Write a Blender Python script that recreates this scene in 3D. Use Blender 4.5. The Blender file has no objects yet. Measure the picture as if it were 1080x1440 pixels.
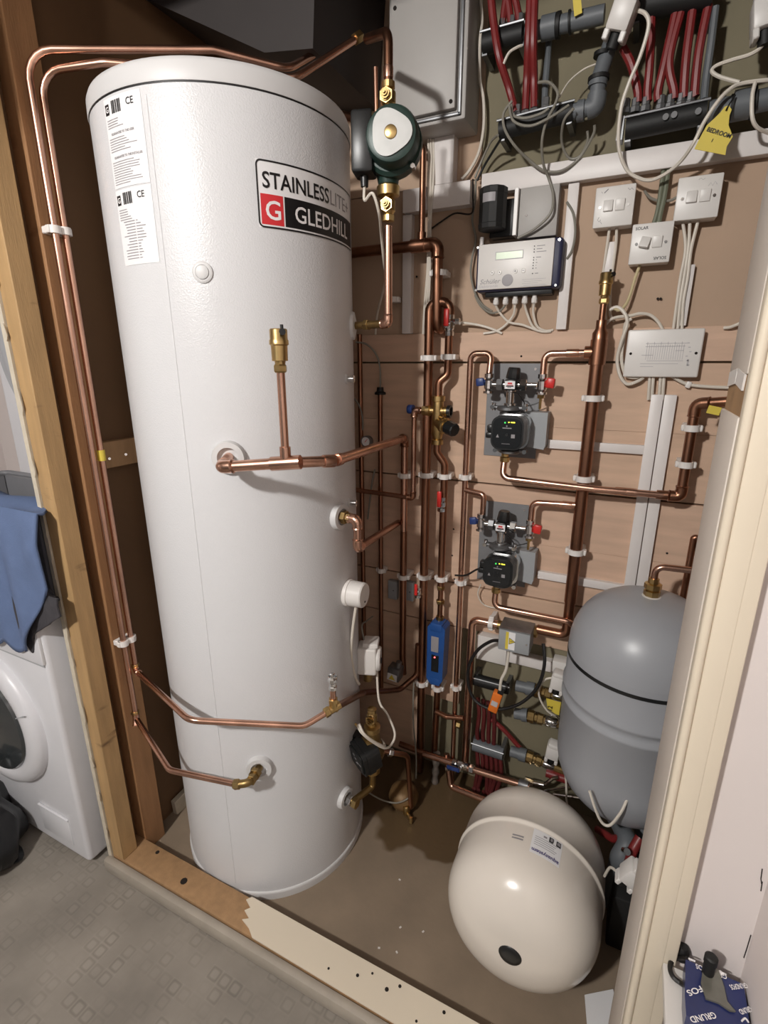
import bpy, bmesh, math, random
from mathutils import Vector, Matrix, Quaternion
rnd = random.Random(7)
SC = bpy.context.scene
COL = SC.collection
PI = math.pi

# ---------------------------------------------------------------- camera, world, lights, exposure
CAMZ = 1.455
FPX = 713.0
PITCH, YAW, ROLL = math.radians(16.51), math.radians(-25.98), math.radians(0.12)
_f = Vector((math.sin(YAW)*math.cos(PITCH), math.cos(YAW)*math.cos(PITCH), -math.sin(PITCH)))
_r = Vector((math.cos(YAW), -math.sin(YAW), 0))
_d = _f.cross(_r)
_c, _s = math.cos(ROLL), math.sin(ROLL)
RT, DN, FW = _c*_r + _s*_d, -_s*_r + _c*_d, _f
cam = bpy.data.cameras.new('camera')
cam.sensor_fit = 'VERTICAL'; cam.sensor_height = 36.0
cam.lens = FPX/1440*36.0
cam.clip_start = 0.02
camo = bpy.data.objects.new('camera', cam); COL.objects.link(camo)
camo.matrix_world = Matrix((( RT.x, -DN.x, -FW.x, 0), (RT.y, -DN.y, -FW.y, 0), (RT.z, -DN.z, -FW.z, CAMZ), (0, 0, 0, 1)))
SC.camera = camo

SC.view_settings.view_transform = 'Standard'; SC.view_settings.look = 'None'
SC.view_settings.gamma = 1.0; SC.view_settings.use_curve_mapping = False
SC.view_settings.exposure = 0.0

world = bpy.data.worlds.new('world'); SC.world = world; world.use_nodes = True
world.node_tree.nodes['Background'].inputs[0].default_value = (1.0, 0.975, 0.95, 1)
world.node_tree.nodes['Background'].inputs[1].default_value = 0.11

def lamp(name, loc, aim, size, watts, color):
    l = bpy.data.lights.new(name, 'AREA'); l.shape = 'DISK'; l.size = size; l.energy = watts; l.color = color
    o = bpy.data.objects.new(name, l); COL.objects.link(o); o.location = loc
    o.rotation_euler = (Vector(aim)-Vector(loc)).to_track_quat('-Z', 'Y').to_euler()
    return o
lamp('ceiling_light', (-0.79, -1.20, 2.36), (-0.50, 1.2, 1.0), 0.15, 58, (1.0, 0.975, 0.94))

# ---------------------------------------------------------------- pixel helpers: rays of the measured camera met with real planes
WALL = 1.48
def ray(u, v): return RT*((u-540)/FPX) + DN*((v-720)/FPX) + FW
C0 = Vector((0, 0, CAMZ))
def Yp(u, v, y): d = ray(u, v); return C0 + d*(y/d.y)
def W(u, v, d=0.0): return Yp(u, v, WALL-d)
def Xp(u, v, x): d = ray(u, v); return C0 + d*(x/d.x)
def Zp(u, v, z): d = ray(u, v); return C0 + d*((z-CAMZ)/d.z)
CX, CY, CR = -0.9024, 1.0488, 0.275
def Cy(u, v, R=CR):
    d = ray(u, v); A = d.x**2+d.y**2; B = -2*(d.x*CX+d.y*CY); C = CX*CX+CY*CY-R*R
    t = (-B-math.sqrt(max(B*B-4*A*C, 0)))/2/A
    P = d*t; return math.atan2(P.y-CY, P.x-CX), P.z+CAMZ
def cylp(th, z, R): return Vector((CX+R*math.cos(th), CY+R*math.sin(th), z))

# ---------------------------------------------------------------- materials
def lin(c): return tuple(((x/255)/12.92 if x/255 <= .04045 else ((x/255+.055)/1.055)**2.4) for x in c)
def M(name, rgb, rough=.5, metal=0.0, var=.08, scale=12, bump=0.0, bscale=150, coat=0.0, stretch=None, emit=None, alpha=None):
    m = bpy.data.materials.new(name); m.use_nodes = True
    nt = m.node_tree; b = nt.nodes['Principled BSDF']
    c = lin(rgb)
    b.inputs['Roughness'].default_value = rough; b.inputs['Metallic'].default_value = metal
    if coat: b.inputs['Coat Weight'].default_value = coat; b.inputs['Coat Roughness'].default_value = .15
    tc = nt.nodes.new('ShaderNodeTexCoord'); mp = nt.nodes.new('ShaderNodeMapping')
    nt.links.new(tc.outputs['Object'], mp.inputs['Vector'])
    if stretch: mp.inputs['Scale'].default_value = stretch
    n = nt.nodes.new('ShaderNodeTexNoise'); n.inputs['Scale'].default_value = scale; n.inputs['Detail'].default_value = 5
    nt.links.new(mp.outputs['Vector'], n.inputs['Vector'])
    r = nt.nodes.new('ShaderNodeValToRGB')
    r.color_ramp.elements[0].position = .3; r.color_ramp.elements[1].position = .7
    r.color_ramp.elements[0].color = (*[x*(1-var) for x in c], 1); r.color_ramp.elements[1].color = (*[min(1, x*(1+var)) for x in c], 1)
    nt.links.new(n.outputs['Fac'], r.inputs['Fac']); nt.links.new(r.outputs['Color'], b.inputs['Base Color'])
    if bump:
        n2 = nt.nodes.new('ShaderNodeTexNoise'); n2.inputs['Scale'].default_value = bscale; n2.inputs['Detail'].default_value = 2
        nt.links.new(mp.outputs['Vector'], n2.inputs['Vector'])
        bp = nt.nodes.new('ShaderNodeBump'); bp.inputs['Strength'].default_value = bump; bp.inputs['Distance'].default_value = .002
        nt.links.new(n2.outputs['Fac'], bp.inputs['Height']); nt.links.new(bp.outputs['Normal'], b.inputs['Normal'])
    if emit: b.inputs['Emission Color'].default_value = (*lin(rgb), 1); b.inputs['Emission Strength'].default_value = emit
    if alpha is not None: b.inputs['Alpha'].default_value = alpha
    return m

def knotted_wood(name, a, b_, knots=(1.2, 1.2, 3.0), rough=.7):
    m = M(name, a, rough, var=.12, scale=9, bump=.25, bscale=60, stretch=(6, 6, .7))
    nt = m.node_tree; b = nt.nodes['Principled BSDF']
    src = b.inputs['Base Color'].links[0].from_socket
    tc = nt.nodes.new('ShaderNodeTexCoord'); mp = nt.nodes.new('ShaderNodeMapping'); mp.inputs['Scale'].default_value = knots
    nt.links.new(tc.outputs['Object'], mp.inputs['Vector'])
    n = nt.nodes.new('ShaderNodeTexNoise'); n.inputs['Scale'].default_value = 6; n.inputs['Detail'].default_value = 3
    nt.links.new(mp.outputs['Vector'], n.inputs['Vector'])
    r = nt.nodes.new('ShaderNodeValToRGB'); r.color_ramp.elements[0].position = .66; r.color_ramp.elements[1].position = .80
    r.color_ramp.elements[0].color = (0, 0, 0, 1); r.color_ramp.elements[1].color = (1, 1, 1, 1)
    nt.links.new(n.outputs['Fac'], r.inputs['Fac'])
    mx = nt.nodes.new('ShaderNodeMix'); mx.data_type = 'RGBA'
    nt.links.new(r.outputs['Color'], mx.inputs['Factor']); nt.links.new(src, mx.inputs['A']); mx.inputs['B'].default_value = (*lin(b_), 1)
    nt.links.new(mx.outputs['Result'], b.inputs['Base Color'])
    return m

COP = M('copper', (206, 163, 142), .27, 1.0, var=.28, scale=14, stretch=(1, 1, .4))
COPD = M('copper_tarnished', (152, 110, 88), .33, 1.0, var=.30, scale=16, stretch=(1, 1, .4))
BRASS = M('brass', (194, 166, 114), .33, 1.0, var=.15, scale=40)
BRASSD = M('brass_dull', (150, 126, 84), .42, 1.0, var=.2, scale=40)
CHROME = M('chrome', (215, 215, 215), .14, 1.0, var=.04)
STEEL = M('galvanised_steel', (135, 136, 138), .45, .85, var=.15, scale=30)
TANKW = M('white_enamel_steel', (210, 210, 212), .30, 0, var=.015, scale=4, bump=.32, bscale=330)
TANKW.node_tree.nodes['Principled BSDF'].inputs['Specular IOR Level'].default_value = .35
TANKLID = M('white_lid_plastic', (204, 203, 203), .45, 0, var=.015)
WPL = M('white_plastic', (220, 216, 212), .38, 0, var=.03)
CLIP = M('clip_plastic', (226, 221, 217), .42, 0, var=.04)
WTRUNK = M('trunking_plastic', (222, 216, 213), .42, 0, var=.03)
CABW = M('white_cable', (216, 208, 196), .45, 0, var=.04)
CABG = M('grey_cable', (132, 128, 118), .5, 0, var=.06)
CABB = M('black_cable', (24, 22, 22), .45, 0, var=.1)
BLK = M('black_plastic', (25, 26, 27), .35, 0, var=.1)
BLKM = M('black_rubber', (20, 20, 20), .6, 0, var=.15)
GREEN = M('dark_green_cast_iron', (30, 52, 46), .40, .1, var=.15, scale=20)
RED = M('red_lever', (206, 44, 40), .35, 0, var=.08)
BLUE = M('blue_lever', (38, 58, 112), .38, 0, var=.08)
BLUED = M('blue_plastic', (32, 76, 140), .42, 0, var=.1)
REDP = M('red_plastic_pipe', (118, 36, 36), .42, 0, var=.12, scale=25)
REDSH = M('shaded_red_plastic_pipe', (88, 30, 30), .5, 0, var=.2, scale=25)  # copy of the red pipe plastic, shade low on the wall darkened into it
GPIPE = M('grey_plastic_pipe', (98, 102, 106), .5, 0, var=.1)
GREYV = M('grey_vessel_paint', (156, 158, 163), .36, 0, var=.03, scale=5, bump=.03, bscale=120)
WHV = M('white_vessel_paint', (226, 218, 208), .22, 0, var=.02, scale=5, coat=.3)
ALU = M('brushed_aluminium_plate', (176, 176, 174), .5, .3, var=.06, scale=30)
PLATE = M('grey_backplate', (126, 126, 128), .55, .2, var=.06, scale=20)
GBOX = M('grey_plastic_box', (152, 155, 158), .5, 0, var=.03)
GRAPH = M('grey_cabinet_paint', (166, 162, 158), .5, 0, var=.03)
INK = M('ink_black', (22, 20, 22), .5, 0, var=.02)
INKG = M('ink_grey', (146, 142, 145), .5, 0, var=.03)
INKL = M('ink_light', (188, 184, 186), .5, 0, var=.03)
INKW = M('ink_white', (236, 232, 232), .5, 0, var=.01)
INKR = M('ink_red', (206, 48, 54), .45, 0, var=.02)
INKB = M('ink_violet', (70, 60, 120), .5, 0, var=.03)
PAPER = M('label_paper', (232, 231, 232), .5, 0, var=.01)
LABELK = M('label_black', (20, 18, 20), .42, 0, var=.05)
YELLOW = M('yellow_tag', (214, 192, 74), .5, 0, var=.06)
ORANGE = M('orange_plastic', (226, 118, 40), .42, 0, var=.06)
LCD = M('display_green', (178, 198, 160), .3, 0, var=.02)
LEDY = M('led_yellow', (235, 225, 60), .4, 0, var=0, emit=3.0)
LEDG = M('led_green', (60, 200, 90), .4, 0, var=0, emit=1.5)
LEDR = M('led_red', (255, 90, 90), .4, 0, var=0, emit=4.0)
NAVY = M('navy_case', (46, 48, 74), .4, 0, var=.08)
HOLE = M('dark_hole', (30, 22, 18), .9, 0, var=.1)

PLY = M('plywood', (200, 169, 145), .62, 0, var=.10, scale=7, bump=.12, bscale=60, stretch=(.8, 6, 6))
PLY2 = M('plywood_pink', (202, 170, 147), .62, 0, var=.10, scale=7, bump=.12, bscale=60, stretch=(.8, 6, 6))
MDF = M('mdf_board', (178, 152, 130), .75, 0, var=.06, scale=3, bump=.05, bscale=80)
OLIVE = M('green_moisture_board', (124, 116, 94), .8, 0, var=.10, scale=5, bump=.1, bscale=60)
HARDB = M('brown_hardboard', (106, 78, 52), .75, 0, var=.10, scale=3)
WOOD = knotted_wood('stud_timber', (172, 139, 96), (112, 84, 54), (1.6, 1.6, 5.0))
WOODB = knotted_wood('brown_timber', (150, 110, 74), (104, 70, 44))
WOODP = knotted_wood('plate_timber', (160, 126, 90), (112, 84, 58), (3, 1.2, 3))
PLASTER = M('plaster_paper', (196, 186, 168), .85, 0, var=.10, scale=30, bump=.3, bscale=50)
PAINT = M('cream_gloss_paint', (220, 208, 188), .42, 0, var=.03, scale=3, bump=.06, bscale=25)
REVEAL = M('lining_paint', (206, 196, 186), .5, 0, var=.05, scale=4, bump=.06, bscale=30)
WALLP = M('pale_wall_paint', (216, 207, 204), .7, 0, var=.025, scale=3, bump=.05, bscale=40)
DARKC = M('ceiling_board', (120, 110, 104), .8, 0, var=.1)
CEILP = M('white_ceiling_paint', (225, 220, 212), .8, 0, var=.02)
CLOTHB = M('blue_cloth', (92, 110, 146), .9, 0, var=.08, scale=18, bump=.3, bscale=400)
CLOTHD = M('charcoal_cloth', (58, 56, 60), .9, 0, var=.12, scale=18, bump=.3, bscale=300)
BAG = M('black_bin_bag', (22, 22, 24), .38, 0, var=.2, scale=20)
APPL = M('appliance_white', (214, 214, 218), .35, 0, var=.015)
APPLG = M('appliance_grey', (168, 170, 174), .4, 0, var=.03)
DGLASS = M('dark_glass', (52, 56, 58), .08, 0, var=.1, coat=.6)
LAGG = M('dirty_lagging', (98, 88, 80), .9, 0, var=.4, scale=40, bump=.8, bscale=60)
BROWNB = M('brown_ball_fitting', (120, 92, 58), .5, .3, var=.2)

def concrete():
    m = M('concrete_floor', (134, 118, 100), .8, 0, var=.16, scale=6, bump=.2, bscale=90)
    nt = m.node_tree; b = nt.nodes['Principled BSDF']; src = b.inputs['Base Color'].links[0].from_socket
    g = nt.nodes.new('ShaderNodeNewGeometry'); mp = nt.nodes.new('ShaderNodeMapping'); mp.vector_type = 'POINT'
    mp.inputs['Location'].default_value = (0.50*1.6, -1.34*2.4, 0); mp.inputs['Scale'].default_value = (1.6, 2.4, 0)
    nt.links.new(g.outputs['Position'], mp.inputs['Vector'])
    ln = nt.nodes.new('ShaderNodeVectorMath'); ln.operation = 'LENGTH'; nt.links.new(mp.outputs['Vector'], ln.inputs[0])
    n = nt.nodes.new('ShaderNodeTexNoise'); n.inputs['Scale'].default_value = 7; nt.links.new(g.outputs['Position'], n.inputs['Vector'])
    ad = nt.nodes.new('ShaderNodeMath'); ad.operation = 'MULTIPLY_ADD'; ad.inputs[1].default_value = .5
    nt.links.new(n.outputs['Fac'], ad.inputs[0]); nt.links.new(ln.outputs['Value'], ad.inputs[2])
    r = nt.nodes.new('ShaderNodeValToRGB'); r.color_ramp.elements[0].position = .74; r.color_ramp.elements[1].position = .78
    r.color_ramp.elements[0].color = (1, 1, 1, 1); r.color_ramp.elements[1].color = (0, 0, 0, 1)
    nt.links.new(ad.outputs['Value'], r.inputs['Fac'])
    mx = nt.nodes.new('ShaderNodeMix'); mx.data_type = 'RGBA'
    nt.links.new(r.outputs['Color'], mx.inputs['Factor']); nt.links.new(src, mx.inputs['A']); mx.inputs['B'].default_value = (*lin((92, 74, 52)), 1)
    nt.links.new(mx.outputs['Result'], b.inputs['Base Color'])
    rm = nt.nodes.new('ShaderNodeMapRange'); rm.inputs['To Min'].default_value = .8; rm.inputs['To Max'].default_value = .42
    nt.links.new(r.outputs['Color'], rm.inputs['Value']); nt.links.new(rm.outputs['Result'], b.inputs['Roughness'])
    return m
def vinyl():
    m = M('patterned_vinyl', (140, 133, 124), .55, 0, var=.20, scale=6)
    nt = m.node_tree; b = nt.nodes['Principled BSDF']; src = b.inputs['Base Color'].links[0].from_socket
    g = nt.nodes.new('ShaderNodeNewGeometry'); mp = nt.nodes.new('ShaderNodeMapping')
    mp.inputs['Scale'].default_value = (30, 30, 30); mp.inputs['Rotation'].default_value = (0, 0, .03)
    nt.links.new(g.outputs['Position'], mp.inputs['Vector'])
    fr = nt.nodes.new('ShaderNodeVectorMath'); fr.operation = 'FRACTION'; nt.links.new(mp.outputs['Vector'], fr.inputs[0])
    sb = nt.nodes.new('ShaderNodeVectorMath'); sb.operation = 'SUBTRACT'; sb.inputs[1].default_value = (.5, .5, .5); nt.links.new(fr.outputs[0], sb.inputs[0])
    ab = nt.nodes.new('ShaderNodeVectorMath'); ab.operation = 'ABSOLUTE'; nt.links.new(sb.outputs[0], ab.inputs[0])
    sx = nt.nodes.new('ShaderNodeSeparateXYZ'); nt.links.new(ab.outputs[0], sx.inputs[0])
    mxx = nt.nodes.new('ShaderNodeMath'); mxx.operation = 'SMOOTH_MAX'; mxx.inputs[2].default_value = .25
    nt.links.new(sx.outputs[0], mxx.inputs[0]); nt.links.new(sx.outputs[1], mxx.inputs[1])
    fl = nt.nodes.new('ShaderNodeVectorMath'); fl.operation = 'FLOOR'; nt.links.new(mp.outputs['Vector'], fl.inputs[0])
    wn = nt.nodes.new('ShaderNodeTexWhiteNoise'); wn.noise_dimensions = '2D'; nt.links.new(fl.outputs[0], wn.inputs['Vector'])
    r = nt.nodes.new('ShaderNodeValToRGB'); e = r.color_ramp.elements
    e[0].position = .24; e[0].color = (.60, .60, .60, 1); e[1].position = .52; e[1].color = (.62, .62, .62, 1)
    for p, v in ((.30, .42), (.38, .30), (.43, .42)):
        x = e.new(p); x.color = (v, v, v, 1)
    nt.links.new(mxx.outputs[0], r.inputs['Fac'])
    amt = nt.nodes.new('ShaderNodeMath'); amt.operation = 'POWER'; amt.inputs[1].default_value = 2.2; nt.links.new(wn.outputs['Value'], amt.inputs[0])
    n3 = nt.nodes.new('ShaderNodeTexNoise'); n3.inputs['Scale'].default_value = 3; nt.links.new(g.outputs['Position'], n3.inputs['Vector'])
    am2 = nt.nodes.new('ShaderNodeMath'); am2.operation = 'MULTIPLY'; nt.links.new(amt.outputs[0], am2.inputs[0]); nt.links.new(n3.outputs['Fac'], am2.inputs[1])
    mx = nt.nodes.new('ShaderNodeMix'); mx.data_type = 'RGBA'; mx.blend_type = 'OVERLAY'
    nt.links.new(am2.outputs[0], mx.inputs['Factor']); nt.links.new(src, mx.inputs['A']); nt.links.new(r.outputs['Color'], mx.inputs['B'])
    nt.links.new(mx.outputs['Result'], b.inputs['Base Color'])
    return m
CONC = concrete(); VINYL = vinyl()

# ---------------------------------------------------------------- mesh builder and object helpers
def frame(axis):
    return Vector(axis).normalized().to_track_quat('Z', 'Y').to_matrix().to_4x4()
class MB:
    def __init__(s): s.bm = bmesh.new()
    def box(s, c, size, rot=None, bev=0.0, seg=2):
        m = Matrix.Translation(Vector(c)) @ (rot.to_4x4() if rot is not None else Matrix()) @ Matrix.Diagonal((*size, 1))
        g = bmesh.ops.create_cube(s.bm, size=1, matrix=m)
        if bev:
            es = list({e for v in g['verts'] for e in v.link_edges})
            bmesh.ops.bevel(s.bm, geom=es, offset=bev, segments=seg, profile=.5, affect='EDGES')
        return s
    def bb(s, a, b, bev=0.0, seg=2):
        a, b = Vector(a), Vector(b)
        return s.box((a+b)/2, [abs(x) for x in (b-a)], None, bev, seg)
    def cyl(s, p0, p1, r0, r1=None, n=16):
        p0, p1 = Vector(p0), Vector(p1); L = (p1-p0).length
        m = Matrix.Translation((p0+p1)/2) @ frame(p1-p0)
        bmesh.ops.create_cone(s.bm, cap_ends=True, segments=n, radius1=r0, radius2=r0 if r1 is None else r1, depth=L, matrix=m)
        return s
    def lathe(s, o, axis, prof, n=24):
        m = Matrix.Translation(Vector(o)) @ frame(axis); rings = []
        for h, r in prof:
            if r < 1e-6: rings.append([s.bm.verts.new(m @ Vector((0, 0, h)))])
            else: rings.append([s.bm.verts.new(m @ Vector((r*math.cos(2*PI*k/n), r*math.sin(2*PI*k/n), h))) for k in range(n)])
        for a, b in zip(rings, rings[1:]):
            for k in range(n):
                k2 = (k+1) % n
                if len(a) == 1 and len(b) == 1: continue
                if len(a) == 1: s.bm.faces.new((a[0], b[k2], b[k]))
                elif len(b) == 1: s.bm.faces.new((a[k], a[k2], b[0]))
                else: s.bm.faces.new((a[k], a[k2], b[k2], b[k]))
        if len(rings[0]) > 1: s.bm.faces.new(rings[0][::-1])
        if len(rings[-1]) > 1: s.bm.faces.new(rings[-1])
        return s
    def tube(s, pts, r, n=10, fil=0.0, spline=False, closed=False):
        P = [Vector(p) for p in pts]
        if fil: P = fillet(P, fil)
        if spline: P = catmull(P, closed)
        rr = r if isinstance(r, (list, tuple)) else [r]*len(P)
        N = len(P); prev = None; rings = []; nv = None
        for i in range(N):
            if closed: t = P[(i+1) % N]-P[i-1]
            else: t = (P[min(i+1, N-1)]-P[max(i-1, 0)])
            t.normalize()
            if nv is None:
                nv = t.orthogonal().normalized()
            else:
                q = prev.rotation_difference(t); nv = (q @ nv); nv = (nv - t*nv.dot(t)).normalized()
            b = t.cross(nv); prev = t
            rings.append([s.bm.verts.new(P[i]+(nv*math.cos(2*PI*k/n)+b*math.sin(2*PI*k/n))*rr[i]) for k in range(n)])
        pairs = list(zip(rings, rings[1:])) + ([(rings[-1], rings[0])] if closed else [])
        for a, b in pairs:
            for k in range(n): s.bm.faces.new((a[k], a[(k+1) % n], b[(k+1) % n], b[k]))
        if not closed: s.bm.faces.new(rings[0][::-1]); s.bm.faces.new(rings[-1])
        return s
    def prism(s, pts, depth):
        P = [Vector(p) for p in pts]; D = Vector(depth); a = [s.bm.verts.new(p) for p in P]; b = [s.bm.verts.new(p+D) for p in P]
        s.bm.faces.new(a); s.bm.faces.new(b[::-1])
        for k in range(len(P)): s.bm.faces.new((a[k], b[k], b[(k+1) % len(P)], a[(k+1) % len(P)]))
        return s
    def sphere(s, c, r, sc=(1, 1, 1), n=16):
        bmesh.ops.create_uvsphere(s.bm, u_segments=n, v_segments=max(6, n//2+2), radius=r, matrix=Matrix.Translation(Vector(c)) @ Matrix.Diagonal((*sc, 1)))
        return s
    def grid(s, fn, nu, nv, thick=None):
        V = [[s.bm.verts.new(fn(i/nu, j/nv)) for j in range(nv+1)] for i in range(nu+1)]
        for i in range(nu):
            for j in range(nv): s.bm.faces.new((V[i][j], V[i+1][j], V[i+1][j+1], V[i][j+1]))
        return s
    def text(s, body, size, fn, off=0.0, align='LEFT', spacing=1.0, res=3, fitw=None):
        cu = bpy.data.curves.new('txt', 'FONT'); cu.body = body; cu.size = size; cu.align_x = align; cu.offset = off*size; cu.resolution_u = res; cu.space_character = spacing
        o = bpy.data.objects.new('txt', cu); COL.objects.link(o)
        dg = bpy.context.evaluated_depsgraph_get(); me = bpy.data.meshes.new_from_object(o.evaluated_get(dg))
        sx = 1.0
        if fitw:
            xs = [v.co.x for v in me.vertices]; sx = fitw/(max(xs)-min(xs))
        vs = [s.bm.verts.new(fn(v.co.x*sx, v.co.y)) for v in me.vertices]
        for p in me.polygons:
            try: s.bm.faces.new([vs[i] for i in p.vertices])
            except ValueError: pass
        bpy.data.objects.remove(o); bpy.data.curves.remove(cu); bpy.data.meshes.remove(me)
        return s
    def build(s, name, mat, parent=None, label=None, ang=38, normals=True, kind=None):
        bm = s.bm
        if normals: bmesh.ops.recalc_face_normals(bm, faces=bm.faces)
        me = bpy.data.meshes.new(name)
        if parent is not None: org = ROOT[parent.name]
        else: org = s_base(bm)
        bmesh.ops.translate(bm, verts=bm.verts, vec=-org)
        for f in bm.faces: f.smooth = True
        bm.to_mesh(me); bm.free()
        me.set_sharp_from_angle(angle=math.radians(ang))
        me.materials.append(mat)
        o = bpy.data.objects.new(name, me); COL.objects.link(o)
        if parent is not None: o.parent = parent
        else: o.location = org
        ROOT[o.name] = org
        if label: o['label'] = label
        if kind: o['kind'] = kind
        return o
ROOT = {}
def s_base(bm):
    xs = [v.co for v in bm.verts]
    return Vector((sum(v.x for v in xs)/len(xs), sum(v.y for v in xs)/len(xs), min(v.z for v in xs)))
def fillet(P, rad):
    out = [P[0]]
    for a, b, c in zip(P, P[1:], P[2:]):
        u = (a-b); w = (c-b); la, lc = u.length, w.length
        if la < 1e-6 or lc < 1e-6: continue
        u /= la; w /= lc; ang = u.angle(w)
        if ang > PI-.03: out.append(b); continue
        t = min(rad/math.tan(ang/2), la*.48, lc*.48); rr = t*math.tan(ang/2)
        n = max(3, int((PI-ang)/.3)+1)
        ctr = b+(u+w).normalized()*(rr/math.sin(ang/2))
        s0 = (b+u*t)-ctr; s1 = (b+w*t)-ctr
        n0 = s0.normalized(); n1 = s1.normalized()
        for k in range(n+1): out.append(ctr+n0.slerp(n1, k/n)*rr if n0.angle(n1) > 1e-4 else b)
    out.append(P[-1]); return out
def catmull(P, closed=False, sub=7):
    out = []; N = len(P)
    for i in range(N if closed else N-1):
        if closed: p0, p1, p2, p3 = P[i-1], P[i], P[(i+1) % N], P[(i+2) % N]
        else: p0, p1, p2, p3 = P[max(i-1, 0)], P[i], P[i+1], P[min(i+2, N-1)]
        for k in range(sub):
            t = k/sub
            out.append(.5*((2*p1)+(p2-p0)*t+(2*p0-5*p1+4*p2-p3)*t*t+(3*p1-p0-3*p2+p3)*t**3))
    if not closed: out.append(P[-1])
    return out
def tag(o, label, cat, group=None):
    o['label'] = label; o['category'] = cat
    if group: o['group'] = group
    return o
def thing(name, label, cat, loc, group=None):
    o = bpy.data.objects.new(name, None); o.empty_display_size = .05; COL.objects.link(o); o.location = Vector(loc)
    ROOT[o.name] = Vector(loc); return tag(o, label, cat, group)
def struct(o): o['kind'] = 'structure'; return o
def copy_thing(root, delta, label, group=None):
    r = root.copy(); COL.objects.link(r); r.location = root.location+Vector(delta); r['label'] = label
    if group: r['group'] = group
    ROOT[r.name] = r.location.copy()
    for ch in root.children:
        c = ch.copy(); COL.objects.link(c); c.parent = r
        for g in ch.children:
            d = g.copy(); COL.objects.link(d); d.parent = c
    return r
def P_(parent, name, mat, fn, label=None, ang=38):   # one part in one line
    m = MB(); fn(m); return m.build(name, mat, parent, label, ang)
X, Y, Z = Vector((1, 0, 0)), Vector((0, 1, 0)), Vector((0, 0, 1))
UP = Z
def flat(o, ux=X, uy=Z, dv=Vector((0, 0, 0))):       # text plane
    return lambda x, y: Vector(o)+Vector(ux)*x+Vector(uy)*y+Vector(dv)

# plumbing parts
def pipe(root, pts, r, fil=.03, mat=COP, name='pipe', n=12): return P_(root, name, mat, lambda m: m.tube(pts, r, n, fil))
def collar(root, p, ax, r, L=.018, mat=COP, name='coupling'):
    ax = Vector(ax).normalized(); p = Vector(p)
    return P_(root, name, mat, lambda m: m.lathe(p-ax*L/2, ax, [(0, r*1.0), (0, r*1.16), (L*.12, r*1.2), (L*.88, r*1.2), (L, r*1.16), (L, r*1.0)], 14))
def nut(root, p, ax, r, L=.014, mat=BRASS, name='nut'):
    ax = Vector(ax).normalized(); p = Vector(p)
    return P_(root, name, mat, lambda m: m.lathe(p-ax*L/2, ax, [(0, r*.9), (L*.12, r), (L*.88, r), (L, r*.9)], 6), ang=25)
def elbow(root, p, da, db, r, L=.022, mat=COP, name='elbow'):
    p = Vector(p); da = Vector(da).normalized(); db = Vector(db).normalized()
    def f(m):
        m.tube([p+da*L, p, p+db*L], r*1.2, 14, L*.7)
        m.lathe(p+da*(L-.002), da, [(0, r*1.2), (.003, r*1.32), (.005, r*1.1)], 14); m.lathe(p+db*(L-.002), db, [(0, r*1.2), (.003, r*1.32), (.005, r*1.1)], 14)
    return P_(root, name, mat, f)
def tee(root, p, ax, br, r, rb=None, L=.024, mat=COP, name='tee'):
    p = Vector(p); ax = Vector(ax).normalized(); br = Vector(br).normalized(); rb = rb or r
    def f(m):
        m.lathe(p-ax*L, ax, [(0, r*1.05), (0, r*1.24), (L*2, r*1.24), (2*L, r*1.05)], 14)
        m.cyl(p, p+br*L*1.05, rb*1.24, None, 14)
    return P_(root, name, mat, f)
def clip(root, p, r, ax=Z, wall=WALL, mat=CLIP, back=Y):
    p = Vector(p); ax = Vector(ax).normalized(); back = Vector(back); side = ax.cross(back).normalized(); h = .015
    dist = (wall-p.y) if back == Y else abs(wall)
    def f(m):
        m.lathe(p-ax*h/2, ax, [(0, r+.0015), (0, r+.005), (h, r+.005), (h, r+.0015)], 16)
        q = p+back*(dist/2+r*.35)
        rot = Matrix((side, back, ax)).transposed()
        m.box(q, (r*1.9+.012, max(dist-r*.7, .004), h), rot, .003, 2)
        for sgn in (-1, 1): m.box(p+side*sgn*(r+.0075)+back*r*.25, (.007, r*1.3, h), rot, .002, 1)
    return P_(root, 'pipe_clip', mat, f)
def escutcheon(root, th, z, R=.034, mat=TANKLID, depth=.012):
    o = cylp(th, z, CR-.006); n = Vector((math.cos(th), math.sin(th), 0))
    return P_(root, 'port_collar', mat, lambda m: m.lathe(o, n, [(0, R), (.009, R), (.006+depth, R*.92), (.006+depth+.001, R*.62), (.009, R*.55), (.009, 0)], 28))
def lever_valve(root, p, ax, out, col, L=.05, r=.012, lever=.05, lvdir=None, body=CHROME, name='valve'):
    p = Vector(p); ax = Vector(ax).normalized(); out = Vector(out).normalized(); lv = Vector(lvdir if lvdir is not None else ax).normalized()
    def f(m):
        m.lathe(p-ax*L/2, ax, [(0, r*.8), (0, r*1.1), (L*.22, r*1.1), (L*.24, r*.85), (L*.35, r*1.15), (L*.65, r*1.15), (L*.76, r*.85), (L*.78, r*1.1), (L, r*1.1), (L, r*.8)], 12)
        m.cyl(p, p+out*(r*2.0), r*.55, None, 10)
    v = P_(root, name, body, f, ang=25)
    s = lv.cross(out).normalized()
    rot = Matrix((s, out, lv)).transposed()
    P_(v, 'lever', col, lambda m: m.box(p+out*(r*2.1)+lv*lever*.42, (r*1.15, r*.7, lever), rot, r*.3, 2))
    return v
def cable(name, pts, r, mat, label, group=None, n=7, cat='cable'):
    m = MB(); m.tube(pts, r, n, 0, True); return tag(m.build(name, mat), label, cat, group)

exec_order = []
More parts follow.
